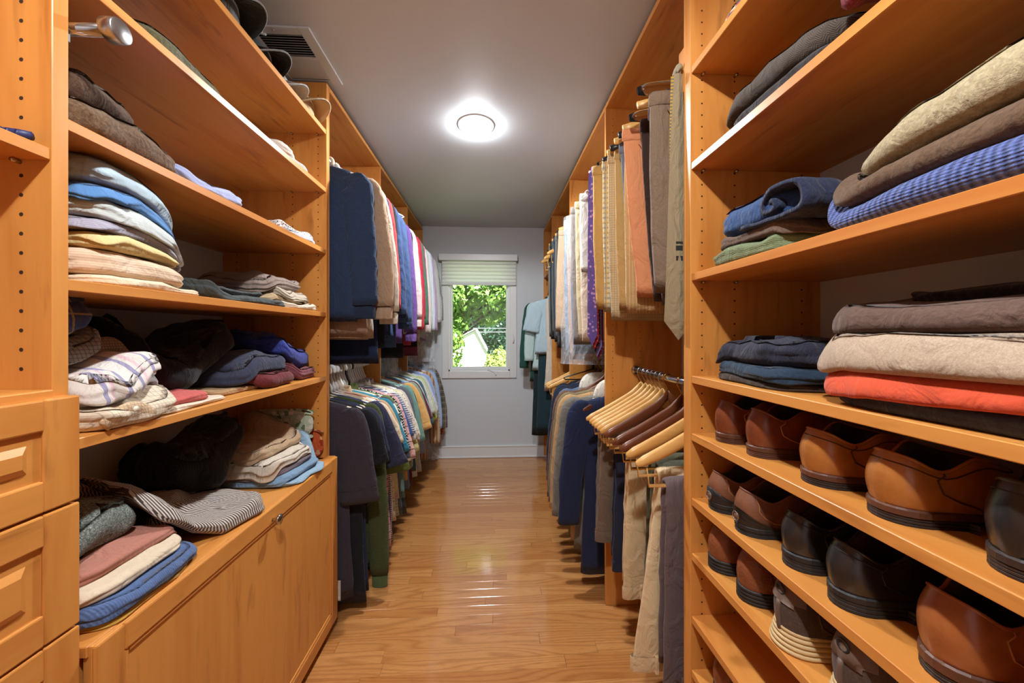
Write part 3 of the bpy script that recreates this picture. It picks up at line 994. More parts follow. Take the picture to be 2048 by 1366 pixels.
# ---- left unit, fifth shelf ---------------------------------------------------------------
P5 = Pile(XL, LF, 0.67, 1.65, LS[4])
P5.add('folded_shirt', 'flat folded cream shirt under the salmon one on the fifth shelf', 'shirt', C((232, 214, 190)), -0.93, 0.965, 0.37, 0.27, 0.012, 0.02, wr=0.004)
P5.add('folded_shirt', 'folded salmon red shirt beside the multi-striped shirt', 'shirt', C((206, 98, 92)), -0.93, 0.935, 0.355, 0.24, 0.018, 0.0, wr=0.007)
o = P5.add('folded_shirt', 'folded cream shirt with small grid check and buttoned cuff on the fifth shelf', 'shirt', C((222, 206, 182), 'check', (150, 138, 124), None, 0.008, None, 1, 0.14), -0.90, 0.785, 0.37, 0.19, 0.036, 0.12, wr=0.008, edge=0.010)
cv = [(0.172, -0.06 + 0.011 * k, 0.012 + 0.024 * math.sin(PI * k / 9)) for k in range(10)]
tube_obj('cuff', cv, [0.006] * 10, C((214, 186, 150), 'check', (140, 120, 100), None, 0.007, None, 1, 0.16), o, seg=10, flat=2.2)
button(o, (0.182, -0.01, 0.034), 0.006, (1, 0, 0.2))
P5.add('folded_shirt', 'folded white shirt under the multi-striped one', 'shirt', C((196, 196, 200)), -0.935, 0.815, 0.33, 0.20, 0.030, 0.05, wr=0.008)
P5.add('folded_shirt', 'folded ivory shirt with lilac, violet and grey stripes', 'shirt', C((222, 214, 206), 'stripe', (150, 146, 178), (226, 188, 196), 0.034, None, 1, 0.22), -0.90, 0.780, 0.33, 0.17, 0.040, 0.25, wr=0.010, edge=0.012)
P5.add('folded_shirt', 'folded tan and brown gingham shirt behind the multi-striped shirt', 'shirt', C((150, 122, 96), 'check', (104, 80, 60), None, 0.006, None, 1), -0.985, 0.835, 0.28, 0.22, 0.034, -0.05, wr=0.012)
P5.add('folded_shirt', 'folded grey grid-check shirt under the blue windowpane shirt', 'shirt', C((150, 146, 140), 'check', (60, 60, 66), None, 0.008, None, 1, 0.2), -0.96, 0.765, 0.27, 0.14, 0.022, 0.1, wr=0.008)
P5.add('folded_shirt', 'bunched blue shirt with tan windowpane check on top of the shirt pile', 'shirt', C((70, 82, 122), 'plaid', (56, 66, 106), (176, 150, 110), 0.020, None, 1, 0.5), -0.975, 0.752, 0.27, 0.135, 0.080, 0.1, layers=2, wr=0.020, edge=0.020, crown=0.5)
P5.add('folded_sweater', 'tan folded sweater mostly hidden under the black one on the fifth shelf', 'sweater', C((176, 140, 100)), -0.955, 1.225, 0.33, 0.27, 0.015, 0.0)
P5.add('folded_sweater', 'folded burgundy fleece sweater under the navy one', 'sweater', C((112, 44, 48), 'wool', (92, 32, 38), (150, 84, 84)), -0.915, 1.345, 0.35, 0.22, 0.048, 0.02, layers=1, wr=0.006)
P5.add('folded_sweater', 'folded plum sweater under the royal blue one', 'sweater', C((128, 72, 80)), -0.92, 1.54, 0.34, 0.17, 0.044, 0.0, layers=3, wr=0.007)
P5.add('folded_sweater', 'folded charcoal navy sweater on top of the burgundy fleece', 'sweater', C((52, 56, 76)), -0.925, 1.31, 0.32, 0.28, 0.046, -0.04, layers=2, wr=0.010, crown=0.35)
P5.add('folded_sweater', 'big bunched black sweater behind the burgundy fleece', 'sweater', C((26, 25, 30)), -1.00, 1.14, 0.30, 0.38, 0.085, 0.06, layers=2, wr=0.022, edge=0.02, crown=0.35, n=3.2)
P5.add('folded_trousers', 'folded royal blue corduroy trousers on top of the plum sweater', 'trousers', C((58, 70, 150), 'cord', (46, 56, 128), None, 0.004, None, 1), -0.935, 1.515, 0.33, 0.23, 0.062, 0.0, layers=2, wr=0.010, crown=0.4)
# ---- counter of the hamper cabinet ------------------------------------------------------
P6 = Pile(XL, HX + 0.02, 0.67, 1.66, CT)
STRP = C((206, 196, 186), 'stripe', (66, 54, 50), None, 0.0065, None, 1, 0.52)
STRD = C((150, 134, 122), 'stripe', (44, 36, 34), None, 0.0070, None, 1, 0.55)
P6.add('folded_shirt', 'mustard folded cloth under the blue corduroy trousers on the hamper top', 'shirt', C((196, 150, 60)), -0.885, 0.80, 0.37, 0.23, 0.010, 0.05)
P6.add('folded_trousers', 'folded dusty blue corduroy trousers at the front of the hamper top', 'trousers', C((92, 116, 160), 'cord', (80, 102, 146), None, 0.004, None, 1), -0.878, 0.815, 0.37, 0.27, 0.030, 0.06, layers=2, wr=0.006)
P6.add('folded_sweater', 'folded cream sweater between the blue corduroys and the salmon sweater', 'sweater', C((226, 208, 180)), -0.895, 0.805, 0.34, 0.25, 0.022, 0.04, layers=2, wr=0.006)
P6.add('folded_sweater', 'folded salmon pink sweater under the grey-green marled knit', 'sweater', C((186, 124, 106)), -0.91, 0.82, 0.31, 0.26, 0.024, 0.02, layers=2, wr=0.006)
P6.add('folded_sweater', 'folded grey-green marled chunky knit sweater on the hamper top', 'sweater', C((150, 160, 150), 'tweed', (46, 58, 58), (200, 204, 190), weave=300.0, bump=0.6), -0.945, 0.775, 0.30, 0.20, 0.075, 0.10, layers=1, wr=0.014, edge=0.012, crown=0.35)
P6.add('folded_shirt', 'dark brown and white pinstriped shirt lying flat at the wall on the hamper top', 'shirt', STRD, -1.03, 0.99, 0.24, 0.36, 0.034, 0.1, wr=0.012, edge=0.012)
o = P6.add('folded_shirt', 'brown and white striped shirt with piped collar spread on the hamper top', 'shirt', STRP, -0.905, 1.075, 0.37, 0.37, 0.036, -0.26, layers=2, wr=0.014, edge=0.016)
collar(o, STRP, -0.02, -0.10, 0.045, 0.060, 0.032, 2.6)
tube_obj('piping', [(0.165, -0.02 + 0.02 * k, 0.030 - 0.0006 * k * k) for k in range(9)], 0.003, C((214, 196, 172)), o, seg=6)
P6.add('folded_scarf', 'orange printed scarf folded against the panel at the hamper end', 'scarf', C((196, 88, 44), 'nordic', (214, 160, 120), (150, 50, 30), bump=0.2), -0.885, 1.634, 0.30, 0.026, 0.115, 0.0, layers=2, wr=0.003, edge=0.002)
P6.add('folded_scarf', 'green and white printed scarf beside the orange one', 'scarf', C((178, 186, 160), 'nordic', (96, 120, 96), (214, 206, 190), bump=0.2), -0.90, 1.607, 0.27, 0.024, 0.10, 0.0, layers=2, wr=0.003, edge=0.002)
P6.add('folded_trousers', 'folded powder blue chinos at the edge of the hamper top', 'trousers', C((150, 178, 200)), -0.875, 1.455, 0.37, 0.25, 0.016, -0.10, slope=3.0, layers=2, wr=0.006, edge=0.010)
P6.add('folded_trousers', 'folded steel blue chinos second from the bottom of the trousers stack', 'trousers', C((122, 152, 180)), -0.885, 1.445, 0.35, 0.25, 0.024, -0.14, slope=3.0, layers=2, wr=0.006, edge=0.010)
P6.add('folded_trousers', 'folded mauve grey trousers in the stack at the hamper end', 'trousers', C((112, 98, 106)), -0.90, 1.440, 0.34, 0.24, 0.022, -0.16, slope=3.0, layers=2, wr=0.006)
P6.add('folded_trousers', 'folded white linen trousers in the stack at the hamper end', 'trousers', C((214, 202, 184)), -0.905, 1.435, 0.35, 0.24, 0.030, -0.18, slope=3.0, layers=3, wr=0.006)
P6.add('folded_trousers', 'folded tan khaki trousers on top of the stack at the hamper end', 'trousers', C((178, 150, 118)), -0.945, 1.450, 0.32, 0.25, 0.034, -0.14, slope=3.0, layers=2, wr=0.012, edge=0.012)
o = P6.add('folded_jacket', 'black striped jacket bunched up in the corner of the hamper top', 'jacket', C((40, 36, 34), 'stripe', (26, 24, 24), None, 0.006, None, 1), -1.01, 1.265, 0.27, 0.25, 0.10, 0.2, layers=2, wr=0.028, edge=0.024, crown=0.6, n=3.0)

# ---- right unit ------------------------------------------------------------------------
Q0 = Pile(RF, XR, 0.0, 0.98, RS[0])
Q0.add('folded_sweater', 'folded nordic patterned sweater in cream, navy and red on the highest right shelf', 'sweater', C((206, 190, 164), 'nordic', (44, 70, 100), (176, 44, 52), bump=0.6), 0.75, 0.79, 0.33, 0.30, 0.075, 0.04, wr=0.008)
Q1 = Pile(RF, XR, 0.0, 0.98, RS[1])
Q1.add('folded_sweater', 'folded charcoal wool sweater under the dark brown chevron knit', 'sweater', C((52, 48, 50), 'wool', (40, 36, 38), (66, 62, 62)), 0.735, 0.735, 0.34, 0.28, 0.042, 0.02, wr=0.008)
Q1.add('folded_sweater', 'folded dark brown and grey chevron knit sweater', 'sweater', C((88, 76, 64), 'herring', (48, 42, 40), None, 0.014, None, 1, bump=0.5), 0.73, 0.755, 0.32, 0.29, 0.052, 0.06, layers=1, wr=0.010, crown=0.35)
Q1.add('folded_sweater', 'folded grey-green wool sweater under the crimson one', 'sweater', C((112, 110, 84), 'wool', (90, 90, 70)), 0.745, 0.42, 0.34, 0.25, 0.075, 0.0, layers=1)
Q1.add('folded_sweater', 'folded crimson boucle sweater on top of the grey-green wool', 'sweater', C((140, 40, 58), 'tweed', (104, 24, 40), (170, 70, 84), bump=0.8), 0.735, 0.47, 0.33, 0.26, 0.070, 0.0, layers=1, wr=0.006)
Q2 = Pile(RF, XR, 0.0, 0.98, RS[2])
Q2.add('folded_sweater', 'folded sage green sweater at the bottom of the pile beside the panel', 'sweater', C((122, 134, 98), 'knit', (96, 108, 76), None, 0.004, None, 2), 0.735, 0.825, 0.34, 0.25, 0.042, 0.05, layers=2, wr=0.010)
Q2.add('folded_sweater', 'thin folded brown sweater between the sage and the blue ones', 'sweater', C((112, 88, 72), 'wool', (90, 70, 58)), 0.74, 0.81, 0.33, 0.25, 0.026, 0.02, layers=2, wr=0.010)
sp = smooth_path([(-0.135, 0.016), (0.0, 0.012), (0.115, 0.013), (0.135, 0.045), (0.105, 0.082), (0.02, 0.088), (-0.03, 0.066), (-0.028, 0.040), (0.005, 0.034), (0.026, 0.044), (0.018, 0.058), (0.004, 0.056)], 7)
Q2.add('folded_sweater', 'folded cobalt blue wool sweater on top of the sage green pile', 'sweater', C((54, 84, 132), 'wool', (42, 66, 108), (74, 104, 150)), 0.735, 0.810, 0.31, 0.27, 0.066, 0.04, layers=2, wr=0.010, crown=0.35, edge=0.010)
blue_top = bpy.context.scene.collection.objects[-1]
rl = ribbon_roll('rolled_sleeve', '', '', C((40, 48, 74), 'wool', (30, 36, 58)), sp, 0.0125, 0.10, (0, 0, 0))
for k_ in ('label', 'category'):
    del rl[k_]
rl.parent = blue_top
rl.scale = (0.62, 1.0, 0.82)
rl.rotation_euler = (0, 0, -PI / 2 + 0.04)
rl.location = (-0.112, -0.075, 0.066)
RIBB = C((96, 112, 170), 'rib', (52, 62, 104), None, 0.0095, None, 1, weave=260.0, bump=0.9)
Q2.add('folded_sweater', 'folded periwinkle blue chunky ribbed sweater at the bottom of the wool pile', 'sweater', RIBB, 0.735, 0.405, 0.36, 0.44, 0.046, 0.0, layers=1, wr=0.005, crown=0.2, taper=0.35)
Q2.add('folded_sweater', 'folded mid brown wool sweater between the ribbed blue and oatmeal ones', 'sweater', C((104, 78, 56), 'wool', (80, 58, 40), (124, 98, 74)), 0.735, 0.400, 0.355, 0.43, 0.044, 0.02, layers=1, wr=0.009, crown=0.25, taper=0.35)
Q2.add('folded_sweater', 'thick folded oatmeal wool sweater on top of the ribbed blue one', 'sweater', C((182, 166, 130), 'wool', (150, 134, 102), (214, 204, 176), bump=0.4), 0.74, 0.385, 0.345, 0.38, 0.062, 0.0, layers=1, wr=0.008, crown=0.35, taper=0.4)
Q3 = Pile(RF, XR, 0.0, 0.98, RS[3])
Q3.add('folded_sweater', 'thin dark brown folded sweater under the teal one beside the panel', 'sweater', C((60, 48, 40)), 0.72, 0.80, 0.30, 0.27, 0.014, -0.05, wr=0.005)
Q3.add('folded_sweater', 'folded dark teal blue sweater under the navy zip cardigan', 'sweater', C((40, 60, 80), 'wool', (32, 50, 70)), 0.72, 0.79, 0.31, 0.27, 0.030, -0.10, wr=0.006)
o = Q3.add('folded_cardigan', 'folded navy ribbed cardigan with a stand collar and brass zip', 'cardigan', C((48, 50, 66), 'knit', (36, 38, 52), None, 0.003, None, 1), 0.725, 0.805, 0.30, 0.26, 0.050, -0.06, layers=2, wr=0.012, edge=0.012)
collar(o, C((44, 46, 60), 'knit', (34, 36, 48), None, 0.003, None, 1), -0.055, 0.02, 0.085, 0.050, 0.026, 0.4, 0.3)
tube_obj('zip', [(-0.115, -0.01, 0.088), (-0.085, 0.0, 0.095), (-0.055, 0.005, 0.096), (-0.02, 0.012, 0.096)], 0.0022, BRASS, o, seg=6)
Q3.add('folded_sweater', 'folded navy and charcoal sweater at the bottom of the orange pile', 'sweater', C((52, 56, 72), 'wool', (44, 46, 60)), 0.735, 0.405, 0.35, 0.41, 0.026, 0.0, layers=2, wr=0.006)
Q3.add('folded_sweater', 'folded bright orange-red sweater in the right pile', 'sweater', C((214, 84, 50)), 0.73, 0.44, 0.36, 0.37, 0.034, 0.0, layers=1, wr=0.007, crown=0.2)
Q3.add('folded_sweater', 'folded oatmeal beige melange sweater on the orange-red one', 'sweater', C((190, 168, 146), 'heather', (166, 144, 120)), 0.73, 0.425, 0.37, 0.42, 0.048, 0.0, layers=1, wr=0.008, crown=0.25)
Q3.add('folded_sweater', 'folded taupe brown cashmere sweater on the oatmeal melange one', 'sweater', C((104, 80, 68), 'wool', (88, 66, 56)), 0.745, 0.435, 0.35, 0.40, 0.036, 0.0, layers=1, wr=0.008, crown=0.25)
Q3.add('folded_sweater', 'black sweater on top of the taupe and oatmeal pile', 'sweater', C((36, 30, 30)), 0.80, 0.41, 0.24, 0.36, 0.020, 0.0, layers=2, wr=0.008, crown=0.3)

# ================================================================== SHOES
def shoe_outline(L, w, N=44, toe=0.85):
    """footprint, heel at x=0, toe at x=L"""
    pts = []
    for k in range(N):
        a = 2 * PI * k / N
        u = (1 - math.cos(a)) / 2                     # 0 heel .. 1 toe
        x = L * u
        # width profile
        hw = w * (0.70 * math.sqrt(max(0.0, 1 - ((u - 0.16) / 0.16) ** 2)) if u < 0.16 else
                  (0.70 + 0.30 * math.sin(min(1, (u - 0.16) / 0.5) * PI / 2) if u < 0.66 else
                   math.sqrt(max(0.0, 1 - ((u - 0.66) / 0.34) ** 2)) ** toe))
        pts.append((x, math.copysign(hw, math.sin(a)) if abs(math.sin(a)) > 1e-6 else 0.0))
    return pts

def shoe(label, x, y, z, up_m, sole_m, heel_m, L=0.295, w=0.049, h=0.082, sole_t=0.010, heel_t=0.022, rot=0.0, mirror=1, trim_m=None, style='dress', group=None, lining=None, stitch=None, bulge=0.006):
    t = thing('shoe', label, 'shoe', (x, y, z), rot, group)
    N = 44
    base = shoe_outline(L, w, N)
    z0 = sole_t + heel_t * 0.55
    rings = []
    K = 14
    def lvl(f, inner=0.0):
        ring = []
        for k in range(N):
            a = 2 * PI * k / N
            bx, by = base[k]
            u = bx / L
            # topline: heel high, dips at ankle sides, rises at the throat
            top = h * (1.0 - 0.22 * math.exp(-((u - 0.28) / 0.20) ** 2) + 0.06 * math.exp(-((u - 0.55) / 0.15) ** 2))
            if style == 'sneaker':
                top = h * (1.06 - 0.28 * math.exp(-((u - 0.26) / 0.17) ** 2) + 0.05 * math.exp(-((u - 0.55) / 0.15) ** 2))
            front = L * (1 - 0.46 * f ** 0.85)
            back = bulge * (math.sin(f * PI * 0.85) * -1.2) + (0.014 * f ** 2.2)
            sx = back + (bx / L) * (front - back)
            wf = 1.0 + 0.10 * math.sin(f * PI * 0.8) - 0.24 * f ** 1.6
            sy = by * wf
            if inner:
                cxm = (front + back) / 2
                sx = cxm + (sx - cxm) * (1 - inner); sy *= (1 - inner * 1.5)
            spring = 0.012 * max(0.0, (u - 0.70) / 0.30) ** 2
            zz = z0 * (1 - min(1, u * 1.15) * 0.30) + f * (top - z0 * 0.6) * (1.0 if u < 0.6 else 1.0 - 0.12 * (u - 0.6) / 0.4) + spring * (1 - f)
            ring.append((sx, sy * mirror, zz))
        return ring
    for i in range(K + 1):
        rings.append(lvl(i / K))
    V, Fc = loft(rings, True, False)
    up = mesh_obj('upper', V, Fc, up_m, t, smooth=True)
    top = rings[-1]
    # lining: turns in at the collar and drops to the insole
    inn = [top, lvl(1.0, 0.07)]
    for f in (0.85, 0.6, 0.35, 0.2):
        r_ = lvl(1.0, 0.10)
        inn.append([(px, py, pz * f + 0.0) for px, py, pz in r_])
    V, Fc = loft(inn, False, True)
    mesh_obj('lining', V, Fc, lining or LEA_IN, t, smooth=True)
    tube_obj('collar_piping', top, 0.0024 if style != 'sneaker' else 0.0055, trim_m or up_m, up, seg=6, closed=True)
    # sole
    def sole_ring(off, zz, u0=0.0, u1=1.0, lift=True):
        out = []
        for k in range(N):
            bx, by = base[k]
            u = bx / L
            nx_ = (u - 0.5) * 2
            sx = min(max(bx, u0 * L), u1 * L) + off * nx_
            sy = by * (1 + off / max(w, 0.01))
            sp_ = (0.012 * max(0.0, (u - 0.70) / 0.30) ** 2 + (heel_t * 0.0)) if lift else 0
            out.append((sx, sy * mirror, zz + sp_))
        return out
    if style in ('dress', 'boot', 'casual'):
        zs = heel_t * 0.9
        rr = [sole_ring(0.001, heel_t * 0.55), sole_ring(0.0045, heel_t * 0.55 + 0.002), sole_ring(0.0045, heel_t * 0.55 + sole_t), sole_ring(0.0015, heel_t * 0.55 + sole_t + 0.0022)]
        V, Fc = loft(rr, True, True)
        mesh_obj('sole', V, Fc, sole_m, t, smooth=False)
        # stacked heel: three lifts
        for j in range(3):
            a_, b_ = heel_t * 0.6 * j / 3, heel_t * 0.6 * (j + 1) / 3 - 0.0004
            rr = [sole_ring(0.0025, a_, 0, 0.27, False), sole_ring(0.0034, a_ + 0.0008, 0, 0.27, False), sole_ring(0.0034, b_ - 0.0006, 0, 0.27, False), sole_ring(0.0025, b_, 0, 0.27, False)]
            V, Fc = loft(rr, True, True)
            mesh_obj('heel_lift', V, Fc, heel_m, t)
        rr = [sole_ring(0.0, 0.0004, 0.42, 1.0), sole_ring(0.002, 0.001, 0.42, 1.0), sole_ring(0.002, heel_t * 0.56, 0.42, 1.0), sole_ring(0.0, heel_t * 0.57, 0.42, 1.0)]
        V, Fc = loft(rr, True, True)
        mesh_obj('forefoot_sole', V, Fc, heel_m, t)
    else:                                            # sneaker or ribbed rubber: thick stacked sole with ridges
        nrid = 5 if style == 'sneaker' else 4
        H_ = heel_t + sole_t
        rr = []
        for j in range(nrid):
            a_, b_ = H_ * j / nrid, H_ * (j + 1) / nrid
            fl = (0.010 * (1 - j / nrid)) if style == 'sneaker' else 0.003
            rr += [sole_ring(fl - 0.0008, a_ + 0.0002), sole_ring(fl + 0.0026, a_ + (b_ - a_) * 0.25), sole_ring(fl + 0.0026, a_ + (b_ - a_) * 0.8), sole_ring(fl - 0.0008, b_)]
        V, Fc = loft(rr, True, True)
        mesh_obj('sole', V, Fc, sole_m, t, smooth=True)
    # seams
    def surf(f, side, u):
        ring = lvl(f)
        ks = [k for k in range(N) if (k <= N // 2) == (side > 0)]
        k = min(ks, key=lambda q: abs(base[q][0] / L - u))
        p = Vector(ring[k])
        c_ = Vector((L * 0.4, 0, p.z))
        d_ = (p - c_); d_.z = 0
        if d_.length > 0: d_.normalize()
        return p + d_ * 0.0008
    st_m = stitch or trim_m or up_m
    for side in (1, -1):
        us = [(1.0, 0.30), (0.92, 0.32), (0.8, 0.25), (0.65, 0.22), (0.5, 0.24), (0.35, 0.28), (0.2, 0.33), (0.05, 0.38)] if style != 'casual' else [(0.95, 0.10), (0.80, 0.11), (0.6, 0.13), (0.42, 0.17), (0.30, 0.24), (0.26, 0.34), (0.3, 0.46)]
        pth = [surf(f, side, u) for f, u in us]
        tube_obj('seam', [tuple(p) for p in pth], 0.0011, st_m, up, seg=5)
    if style in ('dress', 'boot'):
        # backstay strip up the heel
        ks = 0
        pb = [Vector(lvl(f)[0]) + Vector((-0.0012, 0, 0)) for f in np.linspace(0.02, 1.0, 10)]
        V, Fc = [], []
        for p in pb:
            V += [(p.x + 0.0022, p.y - 0.008, p.z), (p.x - 0.0004, p.y, p.z), (p.x + 0.0022, p.y + 0.008, p.z)]
        for i in range(len(pb) - 1):
            for j in range(2):
                Fc.append((i * 3 + j, i * 3 + j + 1, i * 3 + 4 + j, i * 3 + 3 + j))
        mesh_obj('backstay', V, Fc, trim_m or up_m, up, smooth=True)
    if style == 'dress':
        rng_ = [Vector(lvl(0.86)[k]) for k in range(N)]
        tube_obj('topline_seam', [tuple(p + Vector((p.x - L * .35, p.y, 0)).normalized() * 0.0006) for p in rng_], 0.0010, st_m, up, seg=5, closed=True)
    if style == 'casual':
        # rubber heel guard with round badge
        V, Fc = [], []
        ff = np.linspace(0.0, 0.50, 7)
        for f in ff:
            ring = lvl(float(f))
            half = max(1, int(round(7 * (1 - (f / 0.52) ** 2))))
            row = []
            for j in range(-7, 8):
                k = int(round(j * half / 7)) % N
                p = Vector(ring[k])
                q = p - Vector((L * 0.3, 0, p.z)); q.normalize()
                row.append(tuple(p + q * 0.0028))
            V += row
        for i in range(len(ff) - 1):
            for j in range(14):
                Fc.append((i * 15 + j, i * 15 + j + 1, (i + 1) * 15 + j + 1, (i + 1) * 15 + j))
        gd = mesh_obj('heel_guard', V, Fc, RUB_BLK, t, smooth=True)
        p = Vector(lvl(0.22)[0])
        tube_obj('badge', [(p.x - 0.0025, 0, p.z), (p.x - 0.0050, 0, p.z)], 0.0095, plain('badge_brown', (120, 84, 60), 0.5) if 'badge_brown' not in bpy.data.materials else bpy.data.materials['badge_brown'], gd, seg=18)
        rg = [(p.x - 0.0052, 0.0095 * math.cos(2 * PI * k / 18), p.z + 0.0095 * math.sin(2 * PI * k / 18)) for k in range(18)]
        tube_obj('badge_ring', rg, 0.0012, STEEL, gd, seg=5, closed=True)
    if style == 'sneaker':
        # moulded heel tab with round badge and a padded pull
        V, Fc = [], []
        ff = np.linspace(0.62, 1.0, 6)
        for f in ff:
            ring = lvl(float(f))
            half = 5 if f > 0.75 else 3
            row = []
            for j in range(-5, 6):
                k = int(round(j * half / 5)) % N
                p = Vector(ring[k]); q = p - Vector((L * 0.3, 0, p.z)); q.normalize()
                row.append(tuple(p + q * 0.003))
            V += row
        for i in range(len(ff) - 1):
            for j in range(10):
                Fc.append((i * 11 + j, i * 11 + j + 1, (i + 1) * 11 + j + 1, (i + 1) * 11 + j))
        gd = mesh_obj('heel_tab', V, Fc, trim_m, t, smooth=True)
        p = Vector(lvl(0.84)[0])
        rg = [(p.x - 0.0045, 0.009 * math.cos(2 * PI * k / 18), p.z + 0.009 * math.sin(2 * PI * k / 18)) for k in range(18)]
        tube_obj('badge_ring', rg, 0.0018, RUB_BLK, gd, seg=5, closed=True)
        tube_obj('pull_strip', [tuple(Vector(lvl(f)[0]) + Vector((-0.001, 0, 0))) for f in np.linspace(0.05, 0.62, 7)], 0.0045, trim_m, t, seg=8)
    return t

def leather(name, c, c2, rough=0.32, grain=0.1, coat=0.3):
    m = NT(name)
    v = m.obj()
    a = m.noise(v, 18.0, 4, 0.6)
    g = m.noise(v, 240.0, 3, 0.6)
    col = m.mix(m.n('ShaderNodeMapRange', {0: a, 1: 0.35, 2: 0.68}).outputs[0], lin(c), lin(c2))
    m.base(m.mix(m.math('MULTIPLY', g, 0.25), col, lin(c2)))
    m.rough(rough); m.inp('Coat Weight', coat); m.inp('Coat Roughness', 0.25)
    m.bump(g, grain, 0.002)
    return m.m
LEA_IN = leather('shoe_lining', (70, 50, 36), (44, 30, 22), 0.7, 0.05, 0.0)
L_CHEST = leather('leather_chestnut', (128, 66, 38), (92, 42, 24))
L_TAN = leather('leather_tan', (176, 112, 52), (140, 80, 34))
L_BLACK = leather('leather_black', (38, 36, 36), (26, 24, 24), 0.3)
L_BROWN = leather('leather_brown_oiled', (132, 84, 58), (92, 54, 36), 0.5, 0.2, 0.05)
L_PEBB = leather('leather_pebbled', (140, 80, 48), (104, 54, 30), 0.4, 0.9, 0.1)
L_COGN = leather('leather_cognac', (164, 96, 50), (128, 68, 32))
SOLE_BR = leather('sole_edge_brown', (104, 62, 42), (70, 40, 28), 0.45, 0.2, 0.1)
SOLE_DK = leather('sole_edge_dark', (52, 38, 32), (34, 26, 24), 0.5, 0.2, 0.0)
RUB_BLK = plain('black_rubber', (32, 31, 32), 0.55)
RUB_CRM = plain('cream_rubber', (206, 178, 128), 0.6)
STITCH_D = plain('stitch_dark', (70, 40, 22), 0.7)
STITCH_L = plain('stitch_light', (176, 120, 72), 0.7)
SNK = C((92, 72, 60), 'heather', (70, 54, 46))
SNK_T = plain('sneaker_tab', (104, 84, 72), 0.5)
SNK_LIN = C((84, 86, 92))
SX = RF + 0.034
def pair(labels, ys, z, group, **kw):
    for i, y in enumerate(ys):
        shoe(labels[i], SX + kw.get('dx', 0) + random.uniform(-0.004, 0.004), y, z, mirror=1 if i else -1, group=group, **{k: v for k, v in kw.items() if k != 'dx'})
pair(('chestnut leather loafer with brown stacked heel touching the panel on the first shoe shelf', 'chestnut leather loafer with brown stacked heel beside the tan slip-on'), (0.900, 0.792), RS[4], 'chestnut pair on the first shoe shelf', up_m=L_CHEST, sole_m=SOLE_BR, heel_m=SOLE_BR, trim_m=L_CHEST, stitch=STITCH_L, h=0.098, w=0.048, style='boot')
pair(('tan leather slip-on with dark heel beside the chestnut loafers', 'tan leather slip-on with dark heel beside the black dress shoes'), (0.640, 0.515), RS[4], 'tan pair on the first shoe shelf', up_m=L_TAN, sole_m=SOLE_BR, heel_m=SOLE_DK, trim_m=L_TAN, stitch=STITCH_D, h=0.092, w=0.054, style='dress')
pair(('black leather dress shoe beside the tan slip-ons on the first shoe shelf', 'black leather dress shoe away from the tan slip-ons on the first shoe shelf'), (0.380, 0.260), RS[4], 'black pair on the first shoe shelf', up_m=L_BLACK, sole_m=SOLE_DK, heel_m=SOLE_DK, trim_m=L_BLACK, stitch=RUB_BLK, h=0.100, w=0.051, style='dress')
pair(('brown oiled walking shoe with a round heel badge, touching the panel', 'brown oiled walking shoe with a round heel badge, beside the black thick-heeled shoe'), (0.912, 0.805), RS[5], 'badged brown pair on the second shoe shelf', up_m=L_BROWN, sole_m=RUB_BLK, heel_m=RUB_BLK, trim_m=L_BROWN, stitch=STITCH_L, h=0.090, w=0.051, heel_t=0.018, style='casual', dx=-0.014)
pair(('black leather shoe with thick black heel beside the badged walking shoes', 'black leather shoe with thick black heel beside the cognac shoe'), (0.682, 0.580), RS[5], 'black pair on the second shoe shelf', up_m=L_BLACK, sole_m=RUB_BLK, heel_m=RUB_BLK, trim_m=L_BLACK, stitch=RUB_BLK, h=0.094, w=0.048, heel_t=0.032, style='dress', dx=-0.004)
pair(('cognac leather shoe with a stitched welt beside the black thick-heeled shoe', 'cognac leather shoe with a stitched welt away from the black thick-heeled shoes'), (0.448, 0.320), RS[5], 'cognac pair on the second shoe shelf', up_m=L_COGN, sole_m=SOLE_BR, heel_m=SOLE_DK, trim_m=L_COGN, stitch=STITCH_L, h=0.104, w=0.054, sole_t=0.014, style='boot', dx=0.004)
pair(('brown pebbled leather shoe with black ribbed rubber sole, touching the panel', 'brown pebbled leather shoe with black ribbed rubber sole, beside the sneaker'), (0.910, 0.803), RS[6], 'pebbled brown pair on the third shoe shelf', up_m=L_PEBB, sole_m=RUB_BLK, heel_m=RUB_BLK, trim_m=L_PEBB, stitch=STITCH_D, h=0.098, w=0.050, heel_t=0.022, style='rubber', dx=-0.012, lining=C((176, 140, 96)))
pair(('brown mesh sneaker with thick ribbed cream sole beside the pebbled shoes', 'brown mesh sneaker with thick ribbed cream sole away from the pebbled shoes'), (0.680, 0.550), RS[6], 'cream-soled sneakers on the third shoe shelf', up_m=SNK, sole_m=RUB_CRM, heel_m=RUB_CRM, trim_m=SNK_T, stitch=SNK_T, h=0.110, w=0.052, heel_t=0.032, sole_t=0.009, style='sneaker', dx=-0.020, lining=SNK_LIN)
pair(('chestnut leather shoe on the low shelf, touching the panel', 'chestnut leather shoe on the low shelf, one shoe away from the panel'), (0.900, 0.795), RS[8], 'chestnut pair on the low shoe shelf', up_m=L_CHEST, sole_m=SOLE_DK, heel_m=SOLE_DK, trim_m=L_CHEST, stitch=STITCH_D, h=0.094, w=0.049, style='dress', dx=-0.01)
